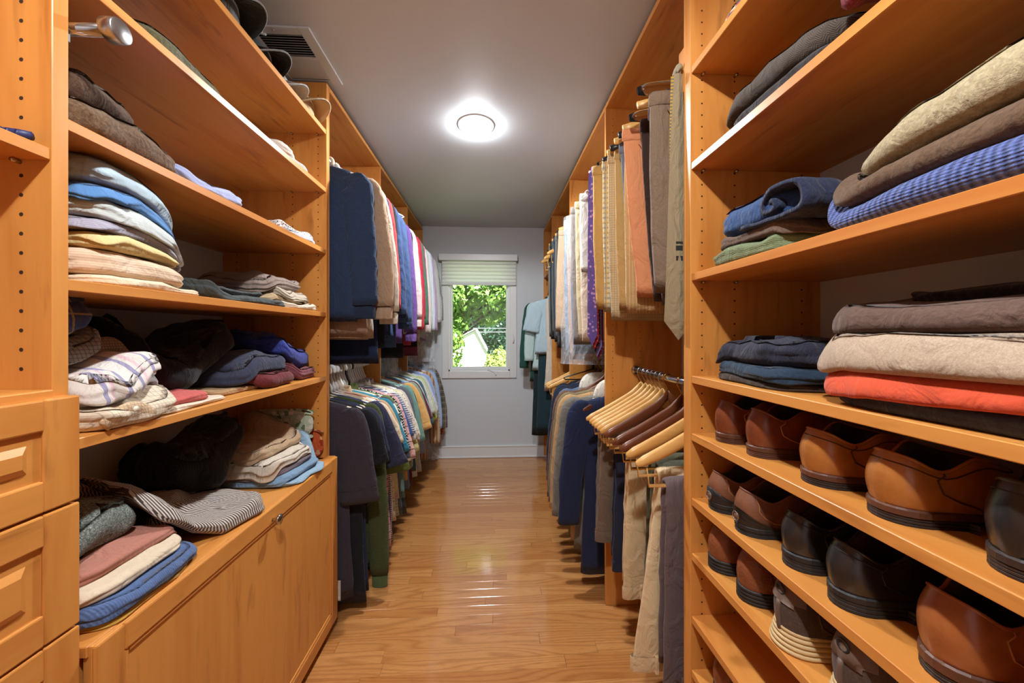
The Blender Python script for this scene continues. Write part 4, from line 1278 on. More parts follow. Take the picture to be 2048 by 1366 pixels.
# ================================================================== HANGERS AND HANGING CLOTHES
WOOD_HG = wood_lam('hanger_wood', 0, (224, 176, 104), (206, 152, 82), (180, 120, 60))
WOOD_DK = wood_lam('hanger_dark_wood', 0, (112, 60, 34), (86, 42, 24), (60, 28, 16))
def hook_path(drop=0.062, r=0.0175, dn=0.0):
    p = []
    for k in range(11):
        a = math.radians(-40 + 220 * k / 10)
        p.append((r * math.cos(a), 0, r * math.sin(a)))
    p.append((-r * 0.95, 0, -0.014 - dn * 0.6)); p.append((-r * 0.4, 0, -0.030 - dn)); p.append((0, 0, -0.042 - dn)); p.append((0, 0, -drop - dn))
    return p

def hanger(label, x, y, z, kind='white', rot=0.0, group=None, W=0.205, drop=0.055, dn=0.0):
    while len(label.split()) > 15:
        cut = max(label.rfind(w_) for w_ in (' in ', ' at ', ' behind ', ' before ', ' between ', ' touching ', ' next ', ' of ', ' just '))
        label = label[:cut]
    t = thing('hanger', label, 'hanger', (x, y, z), rot, group)
    if kind in ('white', 'cream', 'greyblue', 'black', 'clear'):
        m = {'white': WHITE_PL, 'cream': CREAM_PL, 'greyblue': GREY_PL, 'black': BLACK_PL, 'clear': CLEAR}[kind]
        tube_obj('hook', hook_path(0.07, 0.0205, dn), 0.0058, m, t, seg=8, flat=1.5)
        tri = [(0, 0, -0.066), (-0.04, 0, -0.078), (-W + 0.01, 0, -0.066 - drop), (-W, 0, -0.074 - drop), (-W + 0.012, 0, -0.082 - drop), (0, 0, -0.083 - drop), (W - 0.012, 0, -0.082 - drop), (W, 0, -0.074 - drop), (W - 0.01, 0, -0.066 - drop), (0.04, 0, -0.078)]
        tube_obj('frame', [(a_, b_, c_ - dn) for a_, b_, c_ in tri], 0.0042, m, t, seg=8, closed=True)
    elif kind in ('wood', 'darkwood'):
        m = WOOD_HG if kind == 'wood' else WOOD_DK
        tube_obj('hook', hook_path(0.075, 0.0165), 0.0019, BRASS if kind == 'darkwood' else STEEL, t, seg=7)
        for s in (-1, 1):
            rings = []
            for i in range(13):
                f = i / 12
                px = s * (f * (W + 0.045))
                pz = -0.072 - (0.010 + 0.135 * (1.36 * f - 0.36 * f * f) - 0.016 * math.exp(-(f / 0.10) ** 2))
                hh = 0.021 * (1 - 0.30 * f) + 0.005 * math.sin(f * PI)
                tt = 0.0065 + 0.0065 * f ** 1.5
                if i == 12:
                    hh *= 0.55; tt *= 0.6
                bend = -0.012 * f ** 2
                rings.append([(px, bend + tt * math.cos(a), pz + hh * math.sin(a)) for a in [2 * PI * k / 14 for k in range(14)]])
            V, Fc = loft(rings, True, True)
            if s < 0:
                Fc = [f[::-1] for f in Fc]
            mesh_obj('arm', V, Fc, m, t, smooth=True)
        tube_obj('trouser_bar', [(-W - 0.012, -0.008, -0.215), (-W - 0.004, -0.008, -0.285), (W + 0.004, -0.008, -0.285), (W + 0.012, -0.008, -0.215)], [0.0016, 0.0055, 0.0055, 0.0016], WOOD_HG if kind == 'wood' else BRASS, t, seg=8)
    elif kind in ('clip', 'clipwood', 'clipclear', 'clipblack'):
        if kind == 'clip':
            m = STEEL
        m = {'clip': STEEL, 'clipwood': WOOD_HG, 'clipclear': CLEAR, 'clipblack': BLACK_PL}[kind]
        tube_obj('hook', hook_path(0.072, 0.0165), 0.0019, STEEL, t, seg=7)
        if kind == 'clip':
            tube_obj('bar', [(-0.16, 0, -0.075), (0.16, 0, -0.075)], 0.0022, m, t, seg=8)
        else:
            bow = [(-0.205 + 0.41 * k / 12, 0, -0.062 - 0.030 * abs(-1 + k / 6) ** 1.6) for k in range(13)]
            tube_obj('bow', bow, [0.0075] + [0.0125 if kind == 'clipclear' else 0.0095] * 11 + [0.0075], m, t, seg=10, flat=1.7)
            tube_obj('bar', [(-0.15, 0, -0.094), (0.15, 0, -0.094)], 0.0018, STEEL, t, seg=6)
        for sx in (-0.105, 0.105):
            bm = bmesh.new()
            box_bm(bm, (sx - 0.009, -0.0075, -0.125), (sx + 0.009, 0.0075, -0.080), 0.002)
            bm_obj('clip', bm, STEEL if kind != 'clipwood' else BLACK_PL, t)
    return t

def disp(p, sd, amp, f=9.0):
    v = Vector((p[0] * f + sd, p[1] * f * 0.6 + sd * 0.3, p[2] * f * 0.45))
    return amp * noise.noise(v)

def flat_ring(w, th, z, sd, N=30, amp=0.006, waves=0.0, wf=28.0, cx=0.0, ex=0.62, cy=0.0):
    ring = []
    for k in range(N):
        a = 2 * PI * k / N
        c, s = math.cos(a), math.sin(a)
        x = cx + w * math.copysign(abs(c) ** ex, c)
        y = cy + th * math.copysign(abs(s) ** 0.8, s) * (1 - 0.25 * abs(c) ** 3)
        y += waves * math.sin(wf * x + sd) + disp((x, y, z), sd, amp)
        ring.append((x + disp((z, x, 1.3), sd, amp * 0.8), y, z))
    return ring

def sleeve(path, w0, w1, t0, t1, sd, amp=0.005, N=20, wr=0.0):
    """flattened tube; path of (x,z) points, with y drift"""
    P = smooth_path(path, 5)
    n = len(P)
    rings = []
    for i, p in enumerate(P):
        f = i / (n - 1)
        d = (P[min(i + 1, n - 1)] - P[max(i - 1, 0)]); d /= max(1e-9, np.linalg.norm(d))
        nx, nz = -d[1], d[0]
        w, t_ = w0 + (w1 - w0) * f, t0 + (t1 - t0) * f
        w *= 1 + wr * math.sin(f * 60 + sd) * 0.05
        if f < 0.28:
            q_ = 0.30 + 0.70 * math.sin(f / 0.28 * PI / 2); w *= q_; t_ *= 0.6 + 0.4 * q_
        ring = []
        for k in range(N):
            a = 2 * PI * k / N
            c, s = math.cos(a), math.sin(a)
            cw = w * math.copysign(abs(c) ** 0.8, c)
            x, z = p[0] + nx * cw, p[1] + nz * cw
            y = t_ * math.copysign(abs(s) ** 0.85, s) - 0.010 * min(1.0, f * 2)
            y += disp((x * 1.4, y, z * 2.2), sd + 5, amp) + wr * 0.004 * math.sin(z * 95 + cw * 30 + sd) * (1 if s < 0 else 0.6)
            ring.append((x + disp((z * 2, 0, x), sd + 9, amp), y, z))
        rings.append(ring)
    return rings

def shirt(name, label, cat, x, y, z, mat, L=0.85, W=0.205, th=0.020, sl='long', sl_len=0.64, rot=0.0, group=None, sleeve_m=None, cuff_m=None, collar_m=None, hem_m=None, out=0.062, wr=0.0, amp=0.006, opening=None, flare=0.015, sleeve_w=None, shoulder=0.0, dn=0.0):
    t = thing(name, label, cat, (x, y, z), rot, group)
    sd = random.uniform(0, 60)
    zn = -0.078 - dn
    lv = [(a_ - dn, b_) for a_, b_ in [(-0.078, 0.055), (-0.088, 0.10), (-0.103, 0.155), (-0.120, W - 0.012), (-0.145, W)]]
    rings = [flat_ring(w, 0.010 + 0.010 * min(1, i / 3) + shoulder * 0.5, zz, sd, amp=0.001) for i, (zz, w) in enumerate(lv)]
    M = 13
    for i in range(1, M + 1):
        f = i / M
        rings.append(flat_ring(W - 0.012 * math.sin(f * PI) + flare * f, th * (0.85 + 0.35 * f), -0.145 - dn - (L - 0.145 - dn) * f, sd, amp=amp * (0.4 + f), waves=0.008 * f))
    hem = rings[-1]
    rings.append([(px * 0.97, py * 0.7, pz + 0.012) for px, py, pz in hem])
    V, Fc = loft(rings, True, True)
    b = mesh_obj('body', V, Fc, mat, t, smooth=True)
    sm = sleeve_m or mat
    for s in (-1, 1):
        if sl == 'long':
            zs = -0.125 - dn
            path = [(s * (W - 0.035), zs - 0.008), (s * (W + 0.012), zs - 0.060), (s * (W + out * 0.55), zs - sl_len * 0.35), (s * (W + out * 0.9), zs - sl_len * 0.7), (s * (W + out), zs - sl_len)]
            sw = sleeve_w or 0.062
            rg = sleeve(path, sw, sw * 0.72, 0.017, 0.019, sd + s, wr=wr)
            V, Fc = loft(rg, True, True)
            mesh_obj('sleeve', V, Fc, sm, t, smooth=True)
            xe, ze = path[-1]
            if cuff_m is not None:
                cr_ = sleeve([(xe, ze + 0.006), (xe + s * 0.001, ze - 0.03), (xe + s * 0.001, ze - 0.062)], sw * 0.64, sw * 0.60, 0.017, 0.016, sd + s, amp=0.001)
                V, Fc = loft(cr_, True, True)
                mesh_obj('cuff', V, Fc, cuff_m, t, smooth=True)
        elif sl == 'short':
            zs = -0.125 - dn
            path = [(s * (W - 0.05), zs - 0.015), (s * (W + 0.005), zs - 0.075), (s * (W + out * 0.6), zs - sl_len * 0.62), (s * (W + out), zs - sl_len)]
            sw = sleeve_w or 0.070
            rg = sleeve(path, sw, sw * 1.12, 0.014, 0.019, sd + s)
            V, Fc = loft(rg, True, True)
            so = mesh_obj('sleeve', V, Fc, sm, t, smooth=True)
            last = rg[-3]
            tube_obj('sleeve_hem', [(a_ * 1.0, b_ * 1.03, c_) for a_, b_, c_ in last], 0.0012, cuff_m or sm, so, seg=4, closed=True)
    if collar_m is not None:
        N = 20
        rr = []
        for (r_, h_) in ((0.056, -0.004), (0.052, 0.026), (0.058, 0.028), (0.068, -0.010)):
            rr.append([(r_ * math.cos(2 * PI * k / N), r_ * 0.55 * math.sin(2 * PI * k / N), zn + h_ - 0.012 * (1 if math.sin(2 * PI * k / N) < 0 else 0)) for k in range(N)])
        V, Fc = loft(rr, False, False)
        mesh_obj('collar', V, Fc, collar_m, t, smooth=True)
    if hem_m is not None:
        rr = [flat_ring(W - 0.004 + flare * 0.6, th * 1.1, -L + 0.05, sd, amp=amp, waves=0.006), flat_ring(W - 0.010, th * 1.0, -L - 0.005, sd, amp=amp, waves=0.006)]
        V, Fc = loft(rr, False, False)
        mesh_obj('hem_band', V, Fc, hem_m, t, smooth=True)
    return t

def blazer(label, x, y, z, mat, L=0.98, W=0.235, th=0.026, rot=0.0, aisle=-1, group=None, btn=True, lining=None, sl_len=0.61, dn=0.05):
    t = shirt('blazer', label, 'blazer', x, y, z, mat, L=L, W=W, th=th, sl='long', sl_len=sl_len, rot=rot, group=group, out=0.075, sleeve_w=0.075, amp=0.008, shoulder=0.012, dn=dn)
    # shawl of collar and lapels on the near face
    V, Fc = [], []
    n = 9
    for s in (-1, 1):
        o = len(V)
        for i in range(n):
            f = i / (n - 1)
            zc = -0.070 - dn - 0.36 * f
            w = 0.014 + 0.055 * math.sin(min(1, f * 1.25) * PI) * (1 - 0.3 * f)
            xi = s * (0.050 * (1 - f) + 0.004)
            V += [(xi, -th * 1.02 - 0.004, zc), (xi + s * w, -th * 1.05 - 0.008, zc - 0.012), (xi + s * w, -th - 0.002, zc - 0.014)]
        for i in range(n - 1):
            for j in range(2):
                q = (o + i * 3 + j, o + i * 3 + j + 1, o + (i + 1) * 3 + j + 1, o + (i + 1) * 3 + j)
                Fc.append(q if s < 0 else q[::-1])
    mesh_obj('lapels', V, Fc, mat, t, smooth=True)
    if btn:
        for j in range(4):
            button(t, (aisle * (W + 0.098), -0.014 - 0.0, -0.125 - dn - sl_len + 0.020 + 0.019 * j), 0.0065, (aisle * 0.5, -1, 0), (40, 44, 56))
    return t

def clip_trousers(label, x, y, z, mat, L=0.63, w0=0.125, w1=0.118, th=0.019, rot=0.0, top=-0.10, group=None, waist_m=None, hem_m=None, cx=0.0, cat='trousers', name='trousers'):
    t = thing(name, label, cat, (x, y, z), rot, group)
    sd = random.uniform(0, 60)
    M = 15
    rings = []
    for i in range(M + 1):
        f = i / M
        rings.append(flat_ring(w0 + (w1 - w0) * f + 0.006 * math.sin(f * PI), th * (0.75 + 0.5 * f), top - L * f, sd, amp=0.005 * (0.3 + f), waves=0.004 * f, wf=40, cx=cx, ex=0.55))
    hem = rings[-1]
    rings.append([(px, py * 0.5, pz + 0.015) for px, py, pz in hem])
    V, Fc = loft(rings, True, True)
    b = mesh_obj('legs', V, Fc, mat, t, smooth=True)
    # crease between the two legs
    for ss in (-1, 1):
        pth = []
        for i in range(2, M + 1):
            f = i / M
            r_ = rings[i]
            k = 22 if ss < 0 else 8
            p = r_[k % 30]
            pth.append((p[0], p[1] + ss * 0.0010, p[2]))
        tube_obj('crease', pth, 0.0016, mat, b, seg=5)
    wm = waist_m or mat
    rr = [flat_ring(w0 + 0.002, th * 0.75 + 0.002, top + 0.003, sd, amp=0.001, cx=cx, ex=0.55), flat_ring(w0 + 0.004, th * 0.85 + 0.0025, top - 0.012, sd, amp=0.002, cx=cx, ex=0.55), flat_ring(w0 + 0.004, th * 0.9 + 0.0025, top - 0.036, sd, amp=0.002, cx=cx, ex=0.55), flat_ring(w0, th * 0.86, top - 0.040, sd, amp=0.002, cx=cx, ex=0.55)]
    V, Fc = loft(rr, True, False)
    wb = mesh_obj('waistband', V, Fc, wm, t, smooth=True)
    for lx in (-0.07, 0.06):
        bm = bmesh.new()
        box_bm(bm, (cx + lx - 0.005, -th * 0.95 - 0.006, top - 0.046), (cx + lx + 0.005, -th * 0.75, top + 0.002), 0.0015)
        bm_obj('belt_loop', bm, wm, wb)
    rr = [[(p[0] * 1.0, p[1] * 1.04, p[2]) for p in rings[M - 1]], [(p[0], p[1] * 1.05, p[2] - 0.001) for p in rings[M]]]
    pk = [(cx - w0 * 0.75, -th * 0.98, top - 0.055), (cx - w0 * 0.6, -th * 1.06, top - 0.10), (cx - w0 * 0.52, -th * 1.10, top - 0.16)]
    tube_obj('pocket', pk, 0.0018, mat, b, seg=5)
    return t

def bar_trousers(label, x, y, z, mat, L1=0.50, L2=0.44, cx=0.0, w=0.115, rot=0.0, th=0.011, gap=0.013, group=None, bar=-0.285, lean=0.0, loops=True, w2=None):
    """trousers folded over a hanger bar: waist hangs down on the near side, hems on the far side"""
    t = thing('trousers', label, 'trousers', (x, y, z), rot, group)
    sd = random.uniform(0, 60)
    pts = []
    n = 12
    for i in range(n + 1):
        f = i / n
        pts.append((-gap - 0.010 * math.sin(f * 2.5) * 0.6, bar - L1 * (1 - f), 1 - f))
    for k in range(1, 6):
        a = PI - PI * k / 6
        pts.append((gap * math.cos(a), bar + gap * math.sin(a), 0.0))
    for i in range(n + 1):
        f = i / n
        pts.append((gap + 0.012 * f, bar - L2 * f, 0.5 * f))
    rings = []
    for j, (py, pz, fw) in enumerate(pts):
        j0, j1 = max(j - 1, 0), min(j + 1, len(pts) - 1)
        dy, dz = pts[j1][0] - pts[j0][0], pts[j1][1] - pts[j0][1]
        l = math.hypot(dy, dz) or 1
        ny, nz = -dz / l, dy / l
        ww = w * (1 + 0.16 * fw) if not w2 else w + (w2 - w) * fw
        ring = []
        for k in range(24):
            a = 2 * PI * k / 24
            c, s = math.cos(a), math.sin(a)
            px = cx + lean * fw + ww * math.copysign(abs(c) ** 0.5, c)
            tt = th * math.copysign(abs(s) ** 0.7, s)
            q = disp((px * 1.2, 0.2, pz * 1.5), sd, 0.007 * (0.25 + fw)) + 0.003 * fw * math.sin(px * 55 + sd)
            ring.append((px + disp((pz * 2, px, 0), sd + 3, 0.006), py + ny * tt + q, pz + nz * tt))
        rings.append(ring)
    V, Fc = loft(rings, True, True)
    b = mesh_obj('legs', V, Fc, mat, t, smooth=True)
    # waistband at the bottom of the near side
    wr_ = []
    for (g, zz) in ((1.02, 0.046), (1.10, 0.042), (1.10, 0.002), (1.0, -0.002)):
        base_ = rings[0]
        cy_ = np.mean([p[1] for p in base_])
        wr_.append([(cx + lean + (p[0] - cx - lean) * (1 + (g - 1) * 0.10), cy_ + (p[1] - cy_) * g * 1.12, p[2] + zz) for p in base_])
    V, Fc = loft(wr_, False, False)
    wb = mesh_obj('waistband', V, Fc, mat, t, smooth=True)
    if loops:
        for lx in (-0.45, 0.5):
            bm = bmesh.new()
            yy = np.mean([p[1] for p in rings[0]]) - th * 1.3
            box_bm(bm, (cx + lean + lx * w - 0.006, yy - 0.006, bar - L1 - 0.004), (cx + lean + lx * w + 0.006, yy + 0.004, bar - L1 + 0.054), 0.0022)
            bm_obj('belt_loop', bm, mat, wb)
    return t

def film_bag(label, x, y, z, L, W=0.25, th=0.05, rot=0.0, top=-0.07, out=0.03):
    t = thing('garment_bag', label, 'garment bag', (x, y, z), rot)
    sd = random.uniform(0, 60)
    lv = [(top, 0.04), (top - 0.012, 0.11), (top - 0.03, 0.18), (top - 0.055, W)]
    rings = [flat_ring(w, 0.012 + th * 0.25 * i, zz, sd, amp=0.003) for i, (zz, w) in enumerate(lv)]
    M = 16
    for i in range(1, M + 1):
        f = i / M
        rings.append(flat_ring(W + out * f, th * (0.9 + 0.2 * math.sin(f * 7)), top - 0.055 - (L - 0.055) * f, sd, N=40 if False else 30, amp=0.016, waves=0.008, wf=34))
    V, Fc = loft(rings, True, False)
    mesh_obj('film', V, Fc, FILM, t, smooth=True)
    g = [(p[0] * 1.01, p[1] * 1.02, p[2] + 0.004) for p in rings[-1]]
    tube_obj('film_hem', g, 0.0014, FILM, t, seg=4, closed=True)
    return t

def tie(label, x, y, z, mat, L=0.74, w=0.042, rot=0.0, tail_m=None, group=None):
    t = thing('necktie', label, 'tie', (x, y, z), rot, group)
    def blade(L_, w0, w1, yoff, th=0.004, tip=0.055):
        V, Fc = [], []
        n = 14
        for i in range(n + 1):
            f = i / n
            ww = w0 + (w1 - w0) * f
            zz = -L_ * f
            yy = yoff + 0.004 * math.sin(f * 5)
            V += [(-ww, yy, zz), (0, yy - th, zz), (ww, yy, zz), (0, yy + th, zz)]
        V.append((0, yoff, -L_ - tip))
        for i in range(n):
            for j in range(4):
                k = (j + 1) % 4
                Fc.append((i * 4 + j, i * 4 + k, (i + 1) * 4 + k, (i + 1) * 4 + j))
        b = n * 4
        for j in range(4):
            Fc.append((b + j, b + (j + 1) % 4, len(V) - 1))
        Fc.append((3, 2, 1, 0))
        return V, Fc
    V, Fc = blade(L, 0.013, w, -0.007)
    a = mesh_obj('blade', V, Fc, mat, t, smooth=False)
    V, Fc = blade(L * 0.86, 0.016, 0.022, 0.006, tip=0.03)
    mesh_obj('tail', V, Fc, tail_m or mat, t, smooth=False)
    lp = [(0, 0.016 * math.cos(PI * k / 6), 0.004 + 0.016 * math.sin(PI * k / 6)) for k in range(7)]
    tube_obj('loop', lp, 0.012, mat, t, seg=6, flat=0.35)
    return t

# ------------------------------------------------------------------ left, upper rod
HG = 'hangers on the closet rods'
U = RUZ
def LU(y, lab, mat, kind='white', **kw):
    r = random.uniform(-0.05, 0.05)
    hl = kw.pop('hl', None)
    nm, ct = kw.pop('nm', ('shirt', 'shirt'))
    xx = RLX + random.uniform(-0.008, 0.008) + kw.pop('dx', 0)
    hanger(hl or (kind_words[kind] + ' hanger under the ' + lab.split(' with ')[0].split(',')[0]), RLX, y, kw.get('z', U), kind, r, HG, dn=kw.get('dn', 0.0))
    z = kw.pop('z', U)
    return shirt(nm, lab, ct, xx, y, z, mat, rot=r, **kw)
kind_words = {'white': 'white plastic', 'cream': 'cream plastic', 'greyblue': 'pale blue-grey plastic', 'black': 'black plastic', 'clear': 'clear plastic', 'wood': 'pale wooden', 'darkwood': 'dark wooden', 'clip': 'steel clip', 'clipwood': 'wooden clip', 'clipclear': 'clear clip', 'clipblack': 'black clip'}
SW = ('sweatshirt', 'sweatshirt'); JK = ('jacket', 'jacket'); SH = ('shirt', 'shirt'); SWT = ('sweater', 'sweater'); TS = ('t_shirt', 't-shirt'); PO = ('polo_shirt', 'polo shirt')
NAVYH = C((40, 58, 86), 'heather', (28, 42, 66))
o = LU(1.725, 'navy fleece zip sweatshirt with ribbed cuffs', NAVYH, 'white', nm=SW, L=0.80, th=0.026, sl_len=0.60, sleeve_w=0.078, wr=1.0, cuff_m=C((30, 44, 66), 'rib', (22, 32, 50), None, 0.005), collar_m=NAVYH, out=0.050, W=0.170)
tube_obj('zip', [(0.0, -0.030, -0.10), (0.004, -0.034, -0.3), (0.0, -0.036, -0.55), (0.0, -0.038, -0.78)], 0.003, BRASS, o, seg=5)
TANH = C((170, 142, 116), 'heather', (146, 118, 94))
LU(1.795, 'tan heather sweatshirt behind the navy fleece', TANH, 'cream', nm=SW, L=0.87, th=0.024, sl_len=0.60, sleeve_w=0.078, cuff_m=TANH, collar_m=TANH, hem_m=C((176, 140, 104), 'rib', (150, 116, 84), None, 0.006), wr=0.5, out=0.085)
BEI = C((198, 184, 168), 'heather', (176, 160, 142))
LU(1.865, 'pale beige heather sweatshirt behind the tan one', BEI, 'cream', nm=SW, L=0.88, th=0.022, sl_len=0.62, sleeve_w=0.074, cuff_m=BEI, collar_m=BEI, hem_m=C((190, 166, 136), 'rib', (168, 144, 114), None, 0.006), out=0.092)
LU(1.930, 'long dark indigo denim shirt behind the beige sweatshirt', C((30, 44, 80), 'denim', (22, 32, 60)), 'white', L=1.01, th=0.018, sl_len=0.66, out=0.03)
LU(1.985, 'coral red sweater between the beige sweatshirt and navy jackets', C((190, 62, 62)), 'white', nm=SWT, L=0.78, sl_len=0.60, out=0.072)
LU(2.045, 'black jacket between the coral sweater and the navy jackets', C((24, 26, 34)), 'black', nm=JK, L=0.93, sl_len=0.60, out=0.05)
LU(2.105, 'slate navy jacket with a stand collar behind the black jacket', C((58, 78, 118)), 'white', nm=JK, L=0.84, sl_len=0.62, collar_m=C((58, 78, 118)), out=0.068)
LU(2.175, 'dark navy windbreaker behind the slate navy jacket', C((44, 62, 104)), 'white', nm=JK, L=0.88, sl_len=0.64, out=0.066)
LU(2.250, 'medium navy fleece jacket before the second divider', C((66, 88, 128), 'heather', (54, 74, 112)), 'white', nm=JK, L=0.90, th=0.026, sl_len=0.66, sleeve_w=0.07, out=0.072)
LU(2.325, 'navy blue track jacket next to the second divider', C((60, 84, 126)), 'white', nm=JK, L=0.94, th=0.026, sl_len=0.70, out=0.070, hem_m=C((48, 66, 102)))
LU(2.480, 'purple pullover beyond the second divider', C((104, 76, 140)), 'white', nm=SWT, L=0.92, sl_len=0.72, out=0.070, cuff_m=C((104, 76, 140)))
LU(2.535, 'black sweatshirt between the purple and blush pullovers', C((28, 28, 34)), 'black', nm=SW, L=1.02, sl_len=0.60, out=0.045)
LU(2.590, 'blush pink pullover with ribbed cuffs', C((222, 196, 194)), 'white', nm=SWT, L=0.84, sl_len=0.62, out=0.072, cuff_m=C((226, 206, 196)))
LU(2.650, 'ivory cotton shirt behind the blush pullover', C((226, 216, 208)), 'white', L=0.86, sl_len=0.60, out=0.060, collar_m=C((226, 216, 208)))
LU(2.710, 'scarlet red pullover behind the ivory shirt', C((190, 52, 62)), 'white', nm=SWT, L=0.94, sl_len=0.70, out=0.070)
LU(2.770, 'crimson sweatshirt behind the scarlet pullover', C((168, 44, 70)), 'white', nm=SW, L=0.92, sl_len=0.62, out=0.060)
LU(2.835, 'forest green pullover between crimson and raspberry ones', C((70, 120, 92)), 'white', nm=SWT, L=0.86, sl_len=0.66, out=0.068)
LU(2.900, 'raspberry shirt with a contrast yoke seam', C((164, 70, 106)), 'white', L=0.90, sl_len=0.66, out=0.062)
LU(2.960, 'black and maroon rugby shirt behind the raspberry one', C((120, 52, 66), 'stripe', (24, 24, 30), None, 0.16, None, 2, 0.5), 'black', L=1.03, sl_len=0.50, out=0.02)
LU(3.025, 'white shirt with faint pink stripes before the third divider', C((226, 222, 216), 'stripe', (226, 200, 202), None, 0.02), 'white', L=0.92, sl_len=0.72, out=0.066)
LU(3.095, 'pale grey-green dress shirt before the third divider', C((204, 212, 206)), 'white', L=0.88, sl_len=0.68, out=0.066)
LU(3.235, 'white dress shirt with pale blue stripes past the third divider', C((220, 224, 226), 'stripe', (190, 206, 220), None, 0.014), 'white', L=0.90, sl_len=0.70, out=0.064)
LU(3.295, 'lilac dress shirt beside the cling-wrapped shirts', C((190, 160, 196)), 'white', L=0.92, sl_len=0.70, out=0.068)
LU(3.370, 'pale blue dress shirt inside the cling film by the window', C((176, 200, 218)), 'clear', L=0.92, sl_len=0.68, out=0.060)
LU(3.450, 'white dress shirt inside the cling film by the window', C((224, 226, 228)), 'clear', L=0.88, sl_len=0.66, out=0.060)
LU(3.570, 'light grey shirt behind the cling-wrapped shirts', C((204, 204, 204)), 'white', L=0.80, sl_len=0.62, out=0.070)
LU(3.670, 'black and white houndstooth shirt by the window wall', C((214, 214, 212), 'check', (40, 40, 46), None, 0.012, None, 1), 'white', L=0.80, sl_len=0.60, out=0.085)
film_bag('clear crinkled dry-cleaning film over the pale blue dress shirts', RLX, 3.41, U, 1.04, W=0.255, th=0.085, out=0.03)
film_bag('clear dry-cleaning film hanging low under the navy jackets', RLX, 2.62, U, 1.08, W=0.17, th=0.05, out=-0.02)
hg = hanger('white plastic hanger hooked sideways over the navy jackets', RLX + 0.10, 2.30, U + 0.012, 'white', 0.25, HG, W=0.16)

# ------------------------------------------------------------------ left, lower rod
Z2 = RLZ
def LL(y, lab, mat, kind='white', sl='short', **kw):
    kw.setdefault('sl_len', 0.27 if sl == 'short' else 0.62)
    kw.setdefault('out', 0.060)
    kw.setdefault('dn', 0.045)
    kw['sl_len'] = max(0.18, kw['sl_len'] - 0.04)
    return LU(y, lab, mat, kind, sl=sl, z=Z2, **kw)
CHAR = C((62, 56, 66), 'heather', (48, 44, 54))
o = LL(1.722, 'long charcoal heather tee with wide short sleeves', CHAR, 'cream', nm=TS, L=1.03, th=0.020, sl_len=0.46, sleeve_w=0.078, out=0.050, W=0.165)
box('care_label', (0.125, -0.034, -1.02), (0.137, -0.0325, -0.93), C((222, 214, 196)), o, bev=0)
LL(1.762, 'long black polo shirt under the charcoal tee', C((24, 24, 32)), 'cream', nm=PO, L=1.075, sl_len=0.30, out=0.05, W=0.205)
LL(1.800, 'dark navy tee behind the charcoal one', C((40, 46, 70)), 'cream', nm=TS, L=1.05, out=0.04)
OLV = C((84, 96, 48), 'knit', (40, 50, 26), None, 0.006, None, 2, bump=0.7)
LL(1.842, 'olive green chunky knit sweater with long sleeves', OLV, 'cream', 'long', nm=SWT, L=0.98, sl_len=0.86, sleeve_w=0.062, out=0.056, cuff_m=C((92, 112, 70), 'rib', (70, 88, 52), None, 0.006), W=0.20)
NVT = C((52, 54, 78))
LL(1.892, 'navy tee with a stitched sleeve hem behind the olive knit', NVT, 'white', nm=TS, L=0.98, sl_len=0.36, sleeve_w=0.086, out=0.098)
LL(1.930, 'cream tee with a long tail behind the navy one', C((226, 206, 178)), 'white', nm=TS, L=0.86, out=0.07)
LL(1.965, 'red and royal blue colour-block polo', C((180, 36, 34)), 'white', nm=PO, L=0.80, sleeve_m=C((34, 62, 130)), sl_len=0.30, out=0.080)
LL(1.998, 'tan linen shirt behind the colour-block polo', C((196, 164, 128)), 'cream', nm=SH, L=0.84, collar_m=C((196, 164, 128)))
LL(2.030, 'turquoise tee between tan linen and the navy-blocked white polo', C((56, 134, 158)), 'white', nm=TS, L=0.86, sl_len=0.34, out=0.074)
LL(2.060, 'white polo with navy block bands', C((224, 222, 208), 'stripe', (44, 48, 66), None, 0.10, None, 2, 0.45), 'white', nm=PO, L=0.88, sl_len=0.40, out=0.080)
LL(2.090, 'moss green polo behind the navy-blocked white one', C((112, 128, 66)), 'white', nm=PO, L=1.0, sl_len=0.46, out=0.074, collar_m=C((120, 136, 76)))
LL(2.120, 'black shirt with white zigzag print', C((34, 38, 52), 'zigzag', (216, 212, 204), None, 0.016, None, 0, 0.35), 'black', nm=SH, L=1.06, sl_len=0.36, out=0.070)
PNK = C((222, 172, 166), 'stripe', (52, 40, 54), None, 0.044, None, 2, 0.09)
LL(2.152, 'pink polo with thin black stripes', PNK, 'white', nm=PO, L=1.07, sl_len=0.42, out=0.086)
LL(2.182, 'royal blue tee behind the pink striped polo', C((60, 88, 148)), 'white', nm=TS, L=0.90, sl_len=0.30, out=0.070)
STN = C((204, 202, 206), 'stripe', (60, 58, 96), None, 0.0125, None, 2, 0.45)
LL(2.212, 'white tee with narrow navy stripes', STN, 'white', nm=TS, L=1.05, sl_len=0.30, out=0.075)
LL(2.245, 'white oxford shirt behind the navy striped tee', C((228, 226, 220)), 'white', nm=SH, L=0.92, sl_len=0.34, out=0.080, collar_m=C((230, 228, 222)))
LL(2.278, 'ivory shirt with a fine dotted print', C((222, 214, 198), 'dots', (90, 84, 92), None, 0.012, None, 0, 0.25), 'white', nm=SH, L=0.96, sl_len=0.34, out=0.092, collar_m=C((222, 214, 198)))
LL(2.310, 'pale yellow polo before the second divider', C((216, 212, 148)), 'white', nm=PO, L=0.80, sl_len=0.42, out=0.078)
LL(2.345, 'pinkish grey shirt before the second divider', C((206, 190, 190)), 'white', nm=SH, L=0.86, sl_len=0.38, out=0.080, collar_m=C((206, 190, 190)))
LL(2.380, 'sage striped tee touching the second divider', C((170, 186, 150), 'stripe', (196, 204, 186), None, 0.02, None, 2), 'white', nm=TS, L=0.98, sl_len=0.30, out=0.060)
